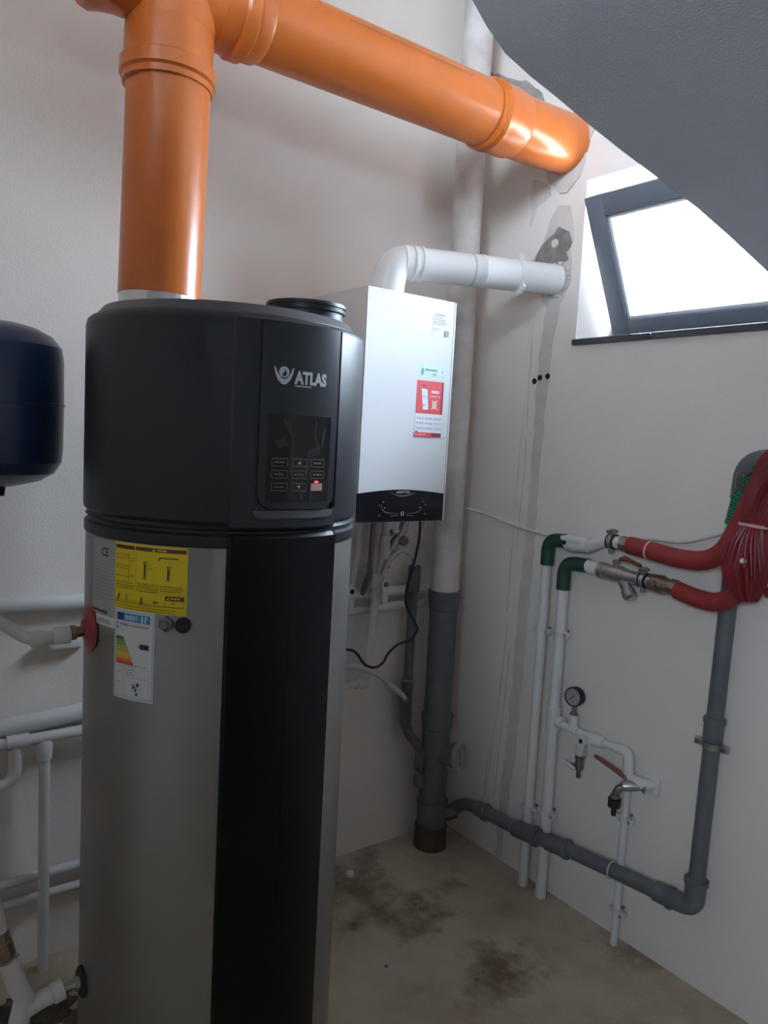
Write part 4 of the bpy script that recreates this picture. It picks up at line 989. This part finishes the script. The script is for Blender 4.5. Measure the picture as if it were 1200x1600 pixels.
tag(MB().tube(spline([(1.758, 2.12, 1.372), (1.760, 2.12, 1.365), (1.775, 2.14, 1.276), (1.772, 2.16, 1.185), (1.762, 2.18, 1.086), (1.787, 2.2, 1.018), (1.828, 2.2, .96), (1.843, 2.2, .926), (1.808, 2.2, .893), (1.748, 2.2, .88), (1.708, 2.2, .851), (1.686, 2.2, .82), (1.648, 2.2, .808), (1.604, 2.2, .826), (1.567, 2.2, .869), (1.53, 2.2, .89), (1.42, 2.2, .90), (1.15, 2.2, .96), (.95, 2.1, .98)], 8), .0048, 'cable_black', 10).build('power_cord', loc=(1.75, 2.13, 1.0)), 'black power cord looping down from the boiler', 'cable')
tag(MB().tube(spline([(1.69, 2.31, 1.10), (1.75, 2.31, 1.15), (1.83, 2.31, 1.21), (1.93, 2.31, 1.285), (1.965, 2.33, 1.33), (1.97, 2.352, 1.372)], 8), .004, 'cable_white', 8).build('sensor_cable', loc=(1.8, 2.3, 1.25)), 'thin white cable climbing diagonally to boiler behind the black cord', 'cable')
tag(MB().tube(spline([(1.776, 2.31, 1.372), (1.834, 2.31, 1.318), (1.90, 2.31, 1.287), (1.955, 2.31, 1.235), (1.972, 2.31, 1.16)], 8), .0032, 'cable_white', 8).build('thin_cable', loc=(1.9, 2.25, 1.3)), 'thin white cable curling down beside the thick stack', 'cable')

# ================================================================== left of the water heater
ev = thing('expansion_vessel', 'dark blue rounded expansion vessel at the left edge', 'vessel', (.372, 2.10, 1.47))
rv = .148
vp = [(0, .02)] + [(.006, .05), (.018, .095), (.038, .128), (.066, .145), (.10, rv), (.205, rv + .001), (.206, rv + .003), (.212, rv + .003), (.213, rv + .001), (.318, rv), (.35, .143), (.376, .122), (.395, .085), (.405, .04), (.407, 0)]
MB().lathe((.372, 2.10, 1.478), (0, 0, 1), vp, 'vessel_blue', 64).build('vessel_body', ev, angle=25)
MB().lathe((.372, 2.10, 1.478), (0, 0, -1), [(-.01, .012), (.0, .016), (.022, .014), (.024, 0)], 'rubber', 16).build('nozzle', ev)
MB().box((.372, 2.305, 1.70), (.05, .112, .03), 'steel_dark', .004).build('bracket', ev)
hs = thing('heater_inlet_pipe', 'white pipe with brass union joining the red ringed heater port', 'pipe', (.44, 1.78, 1.17))
yv = 1.745
def lx(px_): return px_
MB().tube(bend([(.20, 1.775, 1.36), (.300, 1.765, 1.228), (.368, yv + .006, 1.176), (.398, yv, 1.174)], .012), .0135, 'ppr_dull', 20).build('pipe', hs)
MB().lathe((.372, yv, 1.175), (1, 0, 0), [(0, .012), (.004, .018), (.024, .019), (.03, .0155), (.055, .0155)], 'ppr_dull', 20).build('elbow', hs)
MB().lathe((.418, yv, 1.177), (1, 0, 0), [(0, .014), (.002, .0195), (.036, .0195), (.038, .014)], 'ppr', 20).build('coupling', hs)
MB().lathe((.455, yv, 1.180), (1, 0, .05), [(0, .012), (.002, .017), (.012, .017), (.014, .013), (.030, .012), (.045, .012)], 'brass', 8).build('union_nut', hs)
tag(MB().box((.612, 2.335, .998), (.115, .046, .034), 'ppr', .004).build('small_box', loc=(.6, 2.34, 1.0)), 'small white box on back wall beside the red ringed port', 'box')
def rail(label, pts, r, name='rail_pipe', mname='ppr_dull'):
    return tag(MB().tube(bend(pts, .03) if len(pts) > 2 else pts, r, mname, 18).build(name, loc=pts[0]), label, 'pipe')
rail('white pipe on back wall level with the red ringed port', [(.20, 2.330, 1.126), (.90, 2.330, 1.108)], .024)
rail('thick white pipe on back wall, above the downpipes at left', [(.20, 2.325, .752), (.95, 2.325, .795)], .026)
lp = thing('branch_pipe_run', 'white pipe below the thick left rail with two drops', 'pipe', (.55, 2.31, .7))
MB().tube([(.25, 2.300, .727), (.95, 2.300, .728)], .0165, 'ppr_dull', 18).build('pipe', lp)
MB().tube(bend([(.50, 2.300, .727), (.533, 2.300, .726), (.535, 2.300, 0)], .03), .0155, 'ppr_dull', 18).build('down_pipe', lp)
MB().lathe((.533, 2.300, .66), (0, 0, 1), [(0, .016), (.003, .021), (.05, .022), (.06, .018)], 'ppr_dull', 18).build('elbow', lp)
MB().tube(bend([(.452, 2.300, .727), (.455, 2.300, .610), (.36, 2.300, .600)], .05), .0185, 'ppr_dull', 18).build('return_bend', lp)
MB().tube([(.430, 2.300, .728), (.49, 2.300, .727)], .022, 'ppr_dull', 18).build('tee', lp)
rail('upper of two thin white pipes low on back wall at left', [(.20, 2.335, .282), (.95, 2.335, .290)], .0145)
rail('lower of two thin white pipes low on back wall at left', [(.30, 2.335, .217), (.95, 2.335, .222)], .0130)
yb_ = thing('white_wye_pipe', 'white wye fitting with brass connector at the heater foot', 'pipe', (.37, 1.76, .3))
y_ = 1.742
MB().tube([(.300, y_ + .03, .62), (.322, y_ + .02, .50)], .0165, 'ppr_dull', 18).build('inlet_pipe', yb_)
MB().lathe((.318, y_ + .02, .512), (.22, -.12, -1), [(0, .014), (.002, .019), (.020, .019), (.022, .016), (.026, .021), (.060, .0215), (.062, .016)], 'brass', 10).build('brass_connector', yb_)
m = MB(); m.tube([(.336, y_ + .010, .445), (.352, y_, .385), (.372, y_, .335)], [.023, .021, .021], 'ppr', 22); m.tube([(.366, y_, .352), (.356, y_, .292)], [.020, .023], 'ppr', 22)
m.tube([(.362, y_, .316), (.400, y_, .328), (.452, y_, .338)], .0205, 'ppr', 22); m.lathe((.425, y_, .332), (1, 0, .2), [(0, .02), (.002, .024), (.026, .0245), (.028, .020)], 'ppr', 22); m.build('wye', yb_)
MB().lathe((.450, y_, .337), (1, 0, -.05), [(0, .012), (.025, .012), (.026, .016), (.042, .016), (.043, .010), (.05, .010)], 'steel', 8).build('union_nut', yb_)
MB().tube([(.354, y_, .285), (.352, y_, 0)], .0135, 'brass', 14).build('pipe', yb_)

# ================================================================== small things on the floor
rnd = random.Random(8)
for cx, cy, rr in ((.50, 2.13, .085), (.58, 2.02, .06), (.43, 2.17, .05)):
    n_ = 26; V = [(cx, cy, .014)]; F = []
    for k_, hh in ((.55, .010), (1.0, .0005)):
        for i in range(n_):
            a = 2 * math.pi * i / n_; q = rr * k_ * (1 + rnd.uniform(-.22, .22))
            V.append((cx + q * math.cos(a), cy + q * math.sin(a), hh + rnd.uniform(0, .003) * (k_ < 1)))
    F += [(0, 1 + i, 1 + (i + 1) % n_) for i in range(n_)] + [(1 + i, 1 + n_ + i, 1 + n_ + (i + 1) % n_, 1 + (i + 1) % n_) for i in range(n_)]
    MB().add(V, F, 'dirt').build('dirt_patch', floor)
m = MB(); m.lathe((1.605, 2.225, 0), (0, 0, 1), [(0, .013), (.002, .0145), (.014, .0145), (.017, .012), (.017, 0)], 'enamel', 24)
tag(m.build('bottle_cap', loc=(1.605, 2.225, 0)), 'small white bottle cap on floor beside the heater', 'bottle cap')
rnd = random.Random(21)
for i, (x, y) in enumerate(((1.70, 1.95), (1.42, 1.75), (1.62, 1.55))):
    s = .007
    m = MB(); m.box((x, y, s * .45), (s * 1.6, s * 1.2, s * .9), 'mortar_dark', s * .25, Matrix.Rotation(rnd.uniform(0, 3), 3, 'Z'))
    tag(m.build('mortar_crumb', loc=(x, y, 0)), ('tiny dark mortar crumb on floor, farthest toward the corner', 'tiny dark mortar crumb on floor nearest the heater foot', 'tiny dark mortar crumb on open floor, nearest the viewer')[i], 'debris', 'mortar crumbs on the floor')

for o in bpy.data.objects:
    if '_o' in o: del o['_o']
